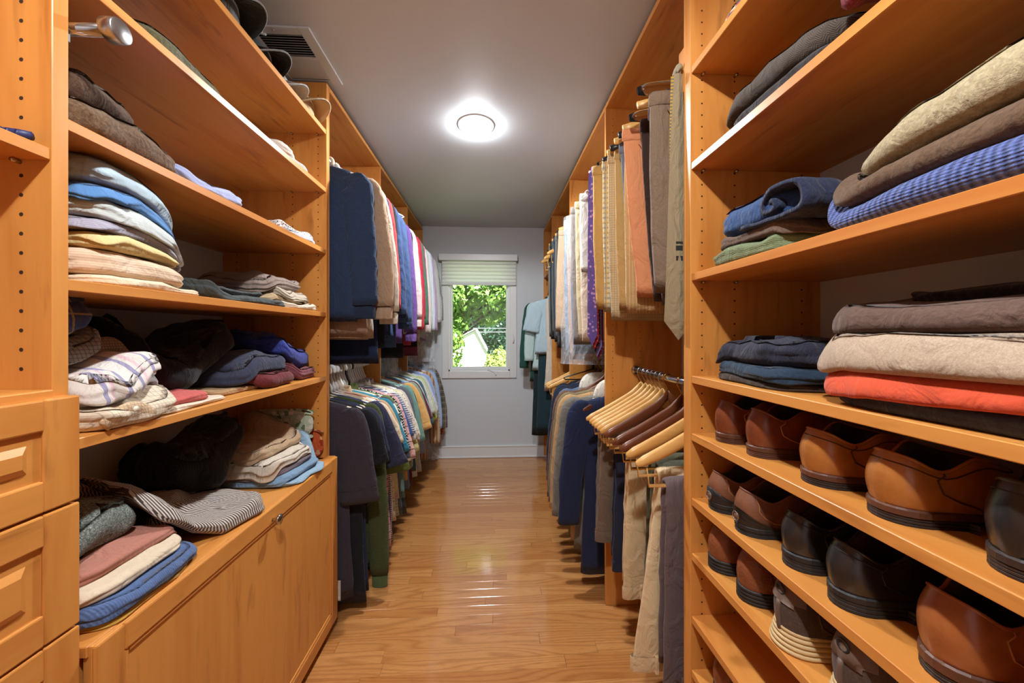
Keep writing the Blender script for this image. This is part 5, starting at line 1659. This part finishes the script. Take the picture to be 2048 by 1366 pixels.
# second bay
LL(2.470, 'slate grey tee just past the second divider', C((98, 106, 112)), 'greyblue', nm=TS, L=1.02, sl_len=0.40, out=0.060)
LL(2.510, 'sea green polo behind the slate grey tee', C((116, 156, 144)), 'greyblue', nm=PO, L=0.92, sl_len=0.42, out=0.075)
LL(2.550, 'long charcoal tee behind the sea green polo', C((78, 84, 92)), 'greyblue', nm=TS, L=1.05, sl_len=0.30, out=0.050)
LL(2.590, 'apricot shirt with wide short sleeves', C((226, 176, 108)), 'greyblue', nm=SH, L=0.84, sl_len=0.37, sleeve_w=0.085, out=0.098, collar_m=C((226, 176, 108)))
LL(2.635, 'denim blue shirt behind the apricot one', C((104, 126, 170)), 'greyblue', nm=SH, L=0.90, sl_len=0.36, out=0.095, collar_m=C((104, 126, 170)))
LL(2.680, 'light cobalt tee behind the denim blue shirt', C((104, 140, 190)), 'greyblue', nm=TS, L=0.94, sl_len=0.40, out=0.080)
LL(2.725, 'sage green tee behind the cobalt one', C((140, 160, 134)), 'greyblue', nm=TS, L=0.80, sl_len=0.34, out=0.076)
LL(2.770, 'maroon polo in the middle bay', C((104, 46, 62)), 'greyblue', nm=PO, L=0.95, sl_len=0.34, out=0.090)
LL(2.815, 'mint white shirt behind the maroon polo', C((204, 218, 212)), 'greyblue', nm=SH, L=0.82, sl_len=0.34, out=0.088, collar_m=C((204, 218, 212)))
LL(2.862, 'dark teal tee behind the mint white shirt', C((70, 104, 116)), 'greyblue', nm=TS, L=0.88, sl_len=0.40, out=0.082)
LL(2.910, 'ivory tee behind the dark teal one', C((216, 216, 206)), 'greyblue', nm=TS, L=0.94, sl_len=0.33, out=0.085)
LL(2.960, 'white shirt with fine lime stripes', C((214, 216, 196), 'stripe', (170, 184, 132), None, 0.010), 'greyblue', nm=SH, L=0.86, sl_len=0.34, out=0.092, collar_m=C((214, 216, 196)))
LL(3.010, 'chartreuse polo behind the lime striped shirt', C((184, 196, 96)), 'greyblue', nm=PO, L=0.78, sl_len=0.40, out=0.085)
LL(3.060, 'lavender white shirt before the third divider', C((204, 206, 226)), 'greyblue', nm=SH, L=0.92, sl_len=0.34, out=0.095, collar_m=C((204, 206, 226)))
LL(3.110, 'grey-white dress shirt touching the third divider', C((206, 208, 212)), 'greyblue', nm=SH, L=0.98, sl_len=0.36, out=0.085)
# third bay
LL(3.235, 'blue and white striped dress shirt just past the third divider', C((176, 196, 226), 'stripe', (122, 150, 200), None, 0.010), 'white', 'long', nm=SH, L=0.86, sl_len=0.42, out=0.085, collar_m=C((176, 196, 226)))
LL(3.300, 'pale violet dress shirt in the last bay', C((184, 184, 222)), 'white', 'long', nm=SH, L=0.88, sl_len=0.46, out=0.085)
LL(3.365, 'caramel striped shirt with long sleeves in the last bay', C((206, 170, 128), 'stripe', (150, 110, 80), None, 0.03), 'white', 'long', nm=SH, L=0.96, sl_len=0.68, out=0.080)
LL(3.430, 'beige and brown plaid shirt in the last bay', C((214, 196, 170), 'plaid', (176, 146, 116), (150, 108, 84), 0.03), 'white', 'long', nm=SH, L=0.98, sl_len=0.70, out=0.090)
LL(3.500, 'sky blue dress shirt inside the cling film of the last bay', C((150, 180, 224), 'stripe', (184, 204, 234), None, 0.008), 'clear', 'long', nm=SH, L=0.90, sl_len=0.58, out=0.085)
LL(3.580, 'cornflower dress shirt behind the cling film of the last bay', C((140, 164, 210)), 'clear', 'long', nm=SH, L=0.88, sl_len=0.60, out=0.085)
LL(3.670, 'dark brown and grey plaid flannel at the window wall', C((112, 104, 96), 'plaid', (56, 52, 54), (180, 160, 130), 0.03), 'white', 'long', nm=SH, L=0.90, sl_len=0.62, out=0.110)
LL(3.750, 'orange plaid shirt at the very end by the baseboard', C((190, 96, 60), 'plaid', (120, 60, 44), None, 0.03), 'white', 'long', nm=SH, L=0.92, sl_len=0.70, out=0.080)
film_bag('clear crinkled dry-cleaning film over the sky blue dress shirts', RLX, 3.54, Z2, 0.94, W=0.27, th=0.075, out=0.03)
# ------------------------------------------------------------------ right, upper rod: trousers, ties
def RU_(y, lab, mat, kind, **kw):
    r = random.uniform(-0.06, 0.06)
    hl = kw.pop('hl', None)
    xx = RRX + kw.pop('dx', 0)
    hanger(hl or (kind_words[kind] + ' hanger holding the ' + lab.split(' with ')[0].split(',')[0]), xx, y, U, kind, r, HG)
    return clip_trousers(lab, xx, y, U, mat, rot=r, **kw)
GOLDT = C((170, 148, 96), 'herring', (116, 112, 110), None, 0.012)
t_ = tie('gold and silver patterned necktie with a dark lining, beside the shelf panel', 0.540, 1.042, U - 0.10, GOLDT, L=0.72, w=0.046, rot=0.05, tail_m=C((196, 152, 60), 'stripe', (110, 104, 96), None, 0.01, None, 2))
MON = plain('tie_monogram', (34, 32, 30), 0.8)
for zz, hh in ((-0.545, 0.014), (-0.515, 0.014), (-0.495, 0.006)):
    box('woven_mark', (-0.010, -0.0128, zz), (0.010, -0.0112, zz + hh), MON, t_, bev=0)
tie('yellow striped necktie tucked behind the gold patterned one', 0.590, 1.075, U - 0.10, C((198, 156, 64), 'stripe', (84, 82, 88), None, 0.012, None, 2), L=0.66, w=0.040, rot=0.2)
tie('black speckled necktie behind the yellow striped one', 0.625, 1.065, U - 0.10, C((40, 38, 44), 'dots', (150, 140, 120), None, 0.010, None, 0, 0.2), L=0.70, w=0.040, rot=-0.1)
box_t = thing('belt_rack', 'honey wood block rack with chrome clasp on the panel above the ties', 'rack', (0.565, 1.040, 2.065))
box('block', (-0.012, -0.025, -0.055), (0.030, 0.020, 0.075), WOOD_Z, box_t, bev=0.004, seg=2)
tube_obj('clasp', [(0.0, -0.028, 0.02), (0.0, -0.034, 0.0), (0.0, -0.028, -0.02)], 0.005, CHROME, box_t)
TR = 'trousers on the upper rod'
BRN = C((134, 112, 92), 'heather', (112, 92, 74))
RU_(1.135, 'brown heather sweatpants with drawstring waist', BRN, 'clipclear', L=0.625, w0=0.165, w1=0.150, th=0.030, dx=-0.028, hl='clear acrylic clip hanger with a thick curved bow above the sweatpants')
RU_(1.205, 'dusty purple-grey trousers behind the sweatpants', C((96, 80, 92), 'heather', (80, 66, 78)), 'clipwood', L=0.66, w0=0.165, th=0.020)
RU_(1.265, 'dark chocolate corduroy trousers', C((62, 40, 32), 'cord', (46, 28, 22), None, 0.004), 'clipclear', L=0.64, w0=0.165, th=0.020)
RU_(1.325, 'coral orange chinos in front of the pinstriped khakis', C((222, 144, 98)), 'clipwood', L=0.62, w0=0.205, w1=0.150, th=0.020)
RU_(1.375, 'khaki trousers with fine white pinstripes', C((186, 148, 96), 'stripe', (214, 188, 144), None, 0.012, None, 0, 0.14), 'clipblack', L=0.68, w0=0.180, w1=0.175, th=0.022)
RU_(1.425, 'steel blue-grey trousers behind the pinstriped khakis', C((110, 116, 130)), 'clipwood', L=0.66, w0=0.185, th=0.018)
RU_(1.475, 'camel trousers next to the windowpane plaid pair', C((190, 150, 92)), 'clipblack', L=0.66, w0=0.185, w1=0.17)
RU_(1.525, 'tan and cream small gingham trousers', C((204, 180, 140), 'check', (176, 148, 108), None, 0.010, None, 0, 0.5), 'clipwood', L=0.70, w0=0.200, w1=0.185, th=0.020)
RU_(1.580, 'grey and yellow madras check trousers', C((210, 196, 160), 'check', (112, 116, 126), (214, 164, 70), 0.022, None, 0, 0.4), 'clipblack', L=0.66, w0=0.205, w1=0.195, th=0.018)
RU_(1.635, 'mustard khaki chinos next to the first hanging divider', C((196, 152, 86)), 'clipclear', L=0.645, w0=0.225, w1=0.210, th=0.026, dx=-0.010)
RU_(1.690, 'pale oat trousers touching the first hanging divider', C((206, 190, 160)), 'clipwood', L=0.66, w0=0.20, th=0.018)
# bay two: ties, shorts, chinos, covered jeans
for i, (yy, lab, m_) in enumerate([(1.785, 'violet floral necktie just past the first hanging divider', C((104, 84, 156), 'dots', (190, 150, 200), None, 0.020, None, 0, 0.3)),
        (1.810, 'red paisley necktie beside the violet floral one', C((150, 36, 44), 'dots', (210, 160, 90), None, 0.010, None, 0, 0.3)),
        (1.840, 'navy and red striped necktie in the tie cluster', C((36, 40, 72), 'stripe', (150, 40, 56), None, 0.03, None, 2, 0.3)),
        (1.865, 'lavender necktie in the tie cluster', C((130, 120, 180)), ),
        (1.890, 'maroon dotted necktie at the far side of the tie cluster', C((110, 30, 50), 'dots', (220, 200, 180), None, 0.012, None, 0, 0.22))]):
    tie(lab, 0.492 + 0.016 * i, yy, U - 0.06, m_, L=0.80 + 0.02 * i, w=0.024, rot=0.1 * (i % 3 - 1))
tk = thing('tie_hanger', 'white plastic tie hanger holding the violet and red neckties', 'hanger', (RRX, 1.84, U))
tube_obj('hook', hook_path(0.05, 0.0195), 0.004, WHITE_PL, tk)
tube_obj('bar', [(-0.21, -0.05, -0.052), (-0.06, 0, -0.045), (0.0, 0, -0.045), (0.06, 0.0, -0.045)], 0.006, WHITE_PL, tk)
o = RU_(1.955, 'white cotton shorts with turned hem over the cream trousers', C((222, 214, 202)), 'clip', L=0.42, w0=0.215, w1=0.21, th=0.026)
RU_(2.010, 'blush cream trousers under the white shorts', C((222, 200, 178)), 'clip', L=0.80, w0=0.205, w1=0.19, th=0.020)
RU_(2.085, 'sand beige chinos between cream and grey trousers', C((200, 184, 148)), 'clip', L=0.80, w0=0.215, w1=0.195, th=0.022)
RU_(2.160, 'warm grey wool trousers next to the wrapped jeans', C((140, 132, 126)), 'clip', L=0.82, w0=0.220, w1=0.205, th=0.024)
hanger('long white plastic bar hanger above the white shorts', RRX - 0.02, 1.905, U + 0.01, 'white', 0.15, HG, W=0.19)
RU_(2.250, 'faded blue jeans inside the hanging dry-cleaning film', C((112, 142, 172), 'denim', (84, 112, 146)), 'clip', L=0.88, w0=0.20, w1=0.19, th=0.024)
RU_(2.330, 'pale peach trousers inside the hanging dry-cleaning film', C((214, 176, 150)), 'clip', L=0.92, w0=0.21, w1=0.19, th=0.022)
RU_(2.410, 'light blue jeans behind the dry-cleaning film', C((140, 166, 190), 'denim', (112, 140, 168)), 'clip', L=0.90, w0=0.21, w1=0.20, th=0.022)
film_bag('long clear dry-cleaning film over the faded jeans and peach trousers', RRX, 2.310, U, 0.985, W=0.235, th=0.11, out=0.02, top=-0.06)
# bay three
for i, (yy, c, lab, L_) in enumerate([(2.640, (206, 178, 148), 'wide tan khaki trousers just past the second hanging divider', 0.74),
        (2.720, (60, 62, 66), 'black trousers behind the tan khakis', 0.86), (2.800, (108, 108, 104), 'mid grey trousers on a black hanger beyond the tan khakis', 0.80),
        (2.880, (52, 60, 76), 'dark blue trousers in the third hanging bay', 0.82), (2.960, (84, 92, 88), 'olive grey trousers in the third hanging bay', 0.76),
        (3.040, (40, 42, 46), 'charcoal trousers in the third hanging bay', 0.80), (3.130, (118, 118, 112), 'stone grey trousers near the third hanging divider', 0.78)]):
    RU_(yy, lab, C(c), 'clipblack' if i % 2 else 'clipwood', hl=('black' if i % 2 else 'wooden') + ' clip hanger of the ' + ' '.join(lab.split()[:4]), L=L_, w0=0.205, w1=0.20 if i else 0.23, th=0.022)
for i, yy in enumerate((2.90, 3.00, 3.09, 3.18, 3.25)):
    hanger(['pale wooden hanger crowded at the third hanging divider', 'black plastic hanger between the crowded wooden ones', 'pale wooden hanger with black clips near the third divider', 'second black plastic hanger near the third divider', 'pale wooden hanger touching the third divider'][i], RRX - 0.015, yy + 0.02, U, 'wood' if i % 2 == 0 else 'black', 0.12, HG, W=0.20)
# far end: green jackets and pale shirts reaching out towards the window
GRN = C((40, 82, 72))
o = shirt('jacket', 'dark green jacket facing the aisle by the window wall', 'jacket', 0.590, 3.66, 1.735, GRN, L=0.90, W=0.205, th=0.030, sl='long', sl_len=0.64, rot=0.12, collar_m=GRN, out=0.075)
hanger('black plastic hanger inside the dark green jacket', 0.590, 3.66, 1.735, 'black', 0.12, HG)
tube_obj('hanging_rod', [(0.590, 3.34, 1.735), (0.590, 3.858, 1.735)], 0.010, CHROME, rh, seg=12)
shirt('shirt', 'pale mint shirt in front of the dark green jacket', 'shirt', 0.60, 3.54, 1.735, C((196, 220, 220)), L=0.78, W=0.20, sl='long', sl_len=0.56, out=0.05, rot=0.05, collar_m=C((196, 220, 220)))
hanger('white plastic hanger inside the pale mint shirt', 0.60, 3.54, 1.735, 'white', 0.05, HG)
shirt('shirt', 'pale blue shirt in front of the mint one at the closet end', 'shirt', 0.615, 3.46, 1.735, C((186, 210, 222)), L=0.62, W=0.20, sl='short', sl_len=0.28, out=0.05, rot=-0.05, collar_m=C((186, 210, 222)))
hanger('white plastic hanger inside the pale blue shirt', 0.615, 3.46, 1.735, 'white', -0.05, HG)
shirt('robe', 'long black-green robe hanging low at the closet end', 'robe', 0.600, 3.60, 1.735, C((28, 46, 50)), L=1.42, W=0.20, th=0.034, sl='none', rot=0.08)
shirt('coat', 'long dark teal coat beside the black-green robe', 'coat', 0.625, 3.50, 1.735, C((34, 58, 66)), L=1.38, W=0.19, th=0.030, sl='none', rot=0.0)
shirt('shirt', 'cream long shirt hanging beside the dark teal coat', 'shirt', 0.66, 3.41, 1.735, C((218, 206, 190)), L=0.96, W=0.16, th=0.022, sl='none')
box('shelf', (RF, 3.34, 1.90), (XR, 3.858, 1.92), WOOD_Y, rh)
QE = Pile(RF - 0.05, XR, 3.34, 3.86, 1.92)
QE.add('folded_scarf', 'blue and white patterned scarf folded on the small shelf by the window', 'scarf', C((110, 150, 190), 'nordic', (214, 222, 228), (50, 70, 110), bump=0.2), 0.68, 3.46, 0.30, 0.18, 0.06, 0.1, layers=3)
tb = thing('shoulder_bag', 'small black bag with dangling strap on the small shelf by the window', 'bag', (0.585, 3.60, 1.9205))
V, Fc = loft([[(0.035 * k * math.cos(a), 0.085 * k * math.sin(a), z_) for a in [2 * PI * j / 16 for j in range(16)]] for k, z_ in ((0.8, 0.0), (1.0, 0.012), (1.0, 0.07), (0.75, 0.095))])
mesh_obj('pouch', V, Fc, BLACK_PL, tb, smooth=True)
tube_obj('strap', [(-0.02, -0.05, 0.09), (-0.05, -0.05, 0.05), (-0.055, -0.052, -0.05), (-0.052, -0.055, -0.14)], 0.005, BLACK_PL, tb, seg=6, flat=0.5)
# boxes pushed on top of the closet by the window wall
tag(box('storage_box', (0.555, 3.60, 2.4165), (0.66, 3.80, 2.438), C((214, 204, 170)), None), 'flat cream box on top of the closet by the window wall', 'box')

# ------------------------------------------------------------------ right, lower rod: blazers
ZR = RLZ + 0.01
def RB(y, lab, mat, kind='darkwood', **kw):
    r = random.uniform(-0.03, 0.05)
    hanger(kind_words[kind] + ' hanger inside the ' + lab.split(' with ')[0].split(',')[0], RRX, y, ZR, kind, r, HG)
    return blazer(lab, RRX - 0.005, y, ZR, mat, rot=r, **kw)
RB(1.835, 'navy blue wool blazer with cuff buttons', C((34, 44, 76)), 'darkwood', L=1.03, th=0.036, W=0.225)
RB(1.925, 'grey herringbone tweed blazer', C((140, 138, 128), 'herring', (92, 90, 86), None, 0.010), 'darkwood', L=0.97, W=0.24)
RB(2.000, 'tan camel hair blazer behind the grey herringbone one', C((190, 152, 106)), 'darkwood', L=0.97, W=0.24)
RB(2.075, 'green-flecked herringbone tweed blazer', C((150, 136, 100), 'herring', (92, 84, 62), None, 0.010), 'darkwood', L=0.97, W=0.235)
RB(2.150, 'rust brown tweed blazer', C((124, 92, 72), 'tweed', (84, 58, 44), (160, 132, 110)), 'darkwood', L=0.96, W=0.235)
RB(2.230, 'slate blue sport jacket behind the rust tweed', C((92, 112, 144)), 'wood', L=0.95, W=0.215)
RB(2.310, 'dark navy suit jacket in the blazer bay', C((28, 34, 52)), 'darkwood', L=0.97, W=0.205)
RB(2.390, 'midnight blue suit jacket behind the dark navy one', C((34, 44, 68)), 'darkwood', L=0.97, W=0.205)
RB(2.470, 'black suit jacket touching the blazer bay divider', C((24, 26, 32)), 'black', L=0.95, W=0.19)
for (yy, dx, lab) in ((1.885, -0.03, 'white dotted dome-shaped shoulder cover between the navy and grey blazers'), (2.20, -0.03, 'white dotted shoulder cover behind the rust tweed blazer')):
    t = thing('shoulder_cover', lab, 'cover', (RRX + dx, yy, ZR))
    rings = []
    for i in range(9):
        a = (PI / 2) * i / 8
        rings.append([(0.115 * math.cos(a) ** 0.7 * math.cos(2 * PI * k / 24) - 0.02, 0.024 * math.cos(a) ** 0.7 * math.sin(2 * PI * k / 24), -0.165 + 0.105 * math.sin(a)) for k in range(24)])
    V, Fc = loft(rings, True, True)
    mesh_obj('padding', V, Fc, C((226, 222, 208), 'dots', (196, 180, 160), None, 0.02, None, 0, 0.2), t, smooth=True)
    tube_obj('binding', rings[0], 0.003, C((206, 200, 184)), t, seg=5, closed=True)
# third bay lower: spare wooden hangers, jeans
for i, yy in enumerate((2.66, 2.72, 2.79)):
    hanger(['pale wooden hanger above the cuffed jeans, beside the blazer bay divider', 'empty pale wooden hanger in the middle of the cuffed jeans bay', 'empty pale wooden hanger furthest into the cuffed jeans bay'][i], RRX, yy, ZR, 'wood', 0.03, HG, W=0.245)
hanger('dark wooden hanger among the pale ones above the cuffed jeans', RRX, 2.69, ZR - 0.0, 'darkwood', -0.02, HG, W=0.235)
JNS = C((96, 112, 140), 'denim', (74, 90, 120))
bar_trousers('faded blue jeans with a turned pale cuff over a wooden hanger', RRX - 0.10, 2.66, ZR, JNS, L1=0.60, L2=0.56, w=0.12, w2=0.15, rot=0.03)
bar_trousers('dark navy jeans folded over the hanger behind the faded pair', RRX - 0.09, 2.79, ZR, C((44, 52, 74), 'denim', (34, 40, 60)), L1=0.60, L2=0.56, w=0.12, w2=0.15)
bx = thing('storage_box', 'small pale wooden box on the floor at the closet end by the baseboard', 'box', (0.60, 3.30, 0.0))
for lo, hi in (((-0.05, -0.06, 0.0), (0.12, 0.03, 0.012)), ((-0.05, -0.06, 0.012), (-0.04, 0.0, 0.075)), ((0.11, -0.06, 0.012), (0.12, 0.0, 0.075)), ((-0.04, -0.06, 0.012), (0.11, -0.05, 0.075)), ((-0.04, -0.01, 0.012), (0.11, 0.0, 0.075))):
    box('board', lo, hi, WOOD_HG, bx)

# ------------------------------------------------------------------ right, lower rod bay one: trousers on wooden hangers
def RT(y, lab, mat, kind='wood', hx=0.0, rot=0.0, hl=None, Wd=0.215, **kw):
    hanger(hl or (kind_words[kind] + ' hanger with the ' + lab.split(' with ')[0].split(',')[0] + ' over its bar'), RRX + hx, y, ZR, kind, rot, HG, W=Wd)
    return bar_trousers(lab, RRX + hx, y, ZR, mat, rot=rot, **kw)
BR = 'trousers over the wooden hangers'
RT(1.665, 'olive grey cargo trousers at the back of the lower trousers bay', C((104, 98, 86)), 'wood', cx=-0.10, L1=0.48, L2=0.46, w=0.10)
RT(1.615, 'brown-grey chinos with belt loops facing the blazers', C((118, 100, 84)), 'wood', cx=-0.115, L1=0.46, L2=0.44, w=0.095, w2=0.120, rot=0.02)
RT(1.570, 'dark espresso trousers beside the brown-grey chinos', C((58, 44, 40)), 'wood', cx=-0.02, L1=0.52, L2=0.50, w=0.12)
RT(1.530, 'midnight blue trousers behind the cream chinos', C((36, 40, 60)), 'wood', cx=-0.06, L1=0.54, L2=0.50, w=0.11)
RT(1.490, 'sage grey trousers folded over a wooden bar', C((112, 116, 104)), 'wood', cx=0.03, L1=0.50, L2=0.50, w=0.13)
RT(1.450, 'black dress trousers in the lower trousers bay', C((34, 33, 36)), 'wood', cx=0.05, L1=0.50, L2=0.50, w=0.13)
RT(1.405, 'ivory cream chinos with a buttoned tab in the lower trousers bay', C((224, 196, 152)), 'darkwood', cx=-0.08, L1=0.56, L2=0.52, w=0.085, w2=0.110, hl='glossy dark brown wooden hanger in front of the pale ones', rot=0.03)
RT(1.300, 'olive drab trousers between the two cream chinos', C((92, 88, 66)), 'darkwood', cx=-0.02, L1=0.46, L2=0.46, w=0.10, hl='dark brown wooden hanger above the olive drab trousers')
RT(1.225, 'moss grey trousers with a dark bar behind the pale cream chinos', C((78, 80, 64)), 'darkwood', cx=-0.045, L1=0.46, L2=0.46, w=0.08, hl='dark brown wooden hanger above the pale cream chinos')
RT(1.165, 'pale cream chinos with a flapped waist tab hanging near the floor', C((230, 204, 160)), 'wood', cx=-0.095, L1=0.62, L2=0.52, w=0.060, w2=0.105, hx=-0.0, lean=-0.045, hl='pale wooden hanger above the pale cream chinos')
RT(1.085, 'mauve grey chinos next to the shoe shelf panel', C((104, 88, 88)), 'wood', cx=-0.085, L1=0.62, L2=0.56, w=0.085, w2=0.095, hl='pale wooden hanger next to the shoe shelf panel')
# ================================================================== OUTSIDE THE WINDOW
def leafmat(name, c, c2):
    m = NT(name)
    v = m.n('ShaderNodeNewGeometry')
    oi = m.n('ShaderNodeTexCoord').outputs['Object']
    nz = m.noise(oi, 3.0, 3)
    m.base(m.mix(nz, lin(c), lin(c2))); m.rough(0.45)
    tl = m.n('ShaderNodeBsdfTranslucent', {'Color': lin([min(255, x * 1.15) for x in c])})
    mx = m.n('ShaderNodeMixShader', {0: 0.35})
    m.t.links.new(m.b.outputs[0], mx.inputs[1]); m.t.links.new(tl.outputs[0], mx.inputs[2])
    out = [n for n in m.t.nodes if n.type == 'OUTPUT_MATERIAL'][0]
    m.t.links.new(mx.outputs[0], out.inputs[0])
    return m.m
BARK = plain('bark', (78, 62, 48), 0.9)
GZ = -3.2
def tree(name, label, loc, blobs, nleaf, ls, mat, trunk_r=0.16, seed=1):
    rg = np.random.default_rng(seed)
    t = thing(name, label, 'tree' if name != 'shrub' else 'shrub', loc)
    V, Fc = [], []
    tot = sum(b[3] ** 2 for b in blobs)
    for (bx_, by_, bz_, br, sq) in blobs:
        n = int(nleaf * br ** 2 / tot)
        d = rg.normal(size=(n, 3)); d /= np.linalg.norm(d, axis=1)[:, None]
        rad = br * (0.55 + 0.45 * rg.random(n) ** 0.5) * (1 + 0.18 * np.sin(d[:, 0] * 7 + bx_ * 3) * np.cos(d[:, 2] * 6 + by_))
        p = d * rad[:, None] * np.array([1, 1, sq]) + np.array([bx_, by_, bz_])
        nr = rg.normal(size=(n, 3)) * 0.6 + d + np.array([0, 0, 0.5]); nr /= np.linalg.norm(nr, axis=1)[:, None]
        tx = np.cross(nr, rg.normal(size=(n, 3))); tx /= np.linalg.norm(tx, axis=1)[:, None]
        ty = np.cross(nr, tx)
        s = ls * (0.6 + 0.8 * rg.random(n))[:, None]
        q = np.stack([p - tx * s, p - ty * s * 0.55, p + tx * s, p + ty * s * 0.55], 1)
        o = len(V)
        V.extend(map(tuple, q.reshape(-1, 3)))
        Fc.extend([(o + 4 * i, o + 4 * i + 1, o + 4 * i + 2, o + 4 * i + 3) for i in range(n)])
    stuff(mesh_obj('foliage', V, Fc, mat, t))
    zt = blobs[0][2]
    tube_obj('trunk', [(0, 0, 0), (0.05, 0.0, zt * 0.35), (0.0, 0.05, zt * 0.7), (0.02, 0, zt)], [trunk_r * 1.3, trunk_r, trunk_r * 0.8, trunk_r * 0.4], BARK, t, seg=10)
    for b in blobs[1:]:
        tube_obj('branch', [(0, 0, zt * 0.55), (b[0] * 0.5, b[1] * 0.5, (zt * 0.55 + b[2]) / 2), (b[0], b[1], b[2])], [trunk_r * 0.6, trunk_r * 0.4, trunk_r * 0.15], BARK, t, seg=7)
    return t
LEAF1 = leafmat('leaf_maple', (124, 156, 74), (70, 112, 40))
LEAF2 = leafmat('leaf_spruce', (64, 104, 78), (38, 70, 54))
LEAF3 = leafmat('leaf_yellowgreen', (176, 190, 112), (120, 148, 70))
tree('maple_tree', 'leafy maple filling the upper part of the window view', (-3.0, 10.0, GZ), [(1.2, 0, 5.6, 1.3, 0.8), (2.6, 0.3, 5.75, 0.95, 0.75), (3.6, 0.4, 5.6, 0.75, 0.75), (1.9, 0.2, 4.9, 0.5, 0.7), (2.9, 0.6, 5.0, 0.42, 0.6), (1.5, -0.2, 4.55, 0.55, 1.0), (1.75, -0.4, 3.75, 0.50, 1.3), (1.95, -0.5, 4.35, 0.34, 0.8), (2.4, 0, 7.0, 1.4, 0.7), (0.8, 0, 7.0, 1.5, 0.8), (4.4, 0.3, 6.6, 1.1, 0.7)], 24000, 0.075, LEAF1, 0.10, seed=3)
tree('spruce_tree', 'dark spruce behind the power lines outside the window', (3.4, 22.0, GZ), [(-1.2, 0, 4.6, 2.2, 1.2), (-2.2, -0.4, 3.2, 1.3, 0.7), (-1.0, -0.2, 6.8, 1.8, 1.2), (-3.4, 1.0, 5.2, 1.6, 1.1)], 14000, 0.10, LEAF2, seed=5)
tree('maple_tree', 'broad far maple behind the white garage', (-5.5, 32.0, GZ), [(0, 0, 6.5, 3.6, 1.0), (3.4, 0.5, 6.2, 3.2, 1.1), (7.0, 0.8, 6.0, 3.4, 1.2), (-3.0, 0, 6.5, 3.0, 1.0), (3.0, 0, 9.5, 3.4, 0.9)], 16000, 0.2, leafmat('leaf_far', (70, 104, 60), (40, 72, 40)), 0.25, seed=8)
tree('shrub', 'pale yellow-green arborvitae shrub beside the white driveway', (0.15, 10.6, GZ), [(0, 0, 2.0, 0.55, 2.2), (0.25, 0.1, 3.2, 0.34, 2.0), (-0.15, 0, 3.3, 0.32, 2.2), (0.05, 0, 3.7, 0.22, 2.0)], 9000, 0.05, LEAF3, 0.06, seed=9)
gm = NT('lawn_ground')
gv = gm.obj()
gm.base(gm.mix(gm.noise(gv, 2.0, 4), lin((96, 128, 62)), lin((132, 150, 92)))); gm.rough(0.95)
g_ = struct(box('ground', (-40, YB + 1.0, GZ - 0.3), (40, 70, GZ), gm.m, bev=0))
dvm = paint('pale_concrete', (226, 224, 220), 0.9)
dv = struct(box('driveway', (-2.2, YB + 3.0, GZ), (-0.45, 15.9, GZ + 0.03), dvm, bev=0))
gar = thing('garage', 'white gabled garage with a grey roof at the end of the driveway', 'building', (-1.25, 16.0, GZ))
wsid = paint('white_siding', (236, 236, 234), 0.7)
box('wall', (-1.1, 0, 0), (0.95, 2.6, 3.85), wsid, gar, bev=0)
mesh_obj('gable', [(-1.1, 0.0, 3.84), (0.95, 0.0, 3.84), (0.50, 0.0, 4.68), (-1.1, 0.1, 3.84), (0.95, 0.1, 3.84), (0.50, 0.1, 4.68)], [(0, 1, 2), (5, 4, 3), (0, 3, 4, 1), (1, 4, 5, 2), (2, 5, 3, 0)], wsid, gar)
rfm = paint('grey_shingle', (120, 120, 124), 0.9)
for a, b in (((-1.25, 3.76), (0.50, 4.70)), ((1.02, 3.72), (0.50, 4.70))):
    V = [(a[0], -0.15, a[1]), (b[0], -0.15, b[1]), (b[0], 2.7, b[1]), (a[0], 2.7, a[1])]
    V += [(x_, y_, z_ + 0.06) for x_, y_, z_ in V]
    mesh_obj('roof_slope', V, [(0, 1, 2, 3), (7, 6, 5, 4), (0, 4, 5, 1), (1, 5, 6, 2), (2, 6, 7, 3), (3, 7, 4, 0)], rfm, gar)
box('garage_door', (-0.8, -0.03, 0.0), (0.7, 0.0, 2.0), paint('garage_door_white', (214, 220, 226), 0.6), gar)
WIRE = plain('wire', (170, 180, 196), 0.5, 0.3)
for px_ in (-9.0, 9.0):
    pl = thing('utility_pole', 'wooden utility pole carrying the power lines, %s side' % ('garage' if px_ < 0 else 'spruce'), 'pole', (px_, 19.5, GZ))
    tube_obj('pole', [(0, 0, 0), (0, 0, 5.6)], 0.11, BARK, pl, seg=10)
    box('crossarm', (-0.06, -0.5, 4.7), (0.06, 0.5, 4.8), BARK, pl)
for k_, zz in enumerate((4.86, 4.66)):
    tag(tube_obj('power_line', [(-9.0 + 1.2 * k, 19.5, GZ + zz + 0.0009 * (k - 7.5) ** 2 - 0.05) for k in range(16)], 0.012, WIRE, None, seg=6), ('upper' if k_ == 0 else 'lower') + ' pale power line crossing in front of the dark spruce', 'power line')
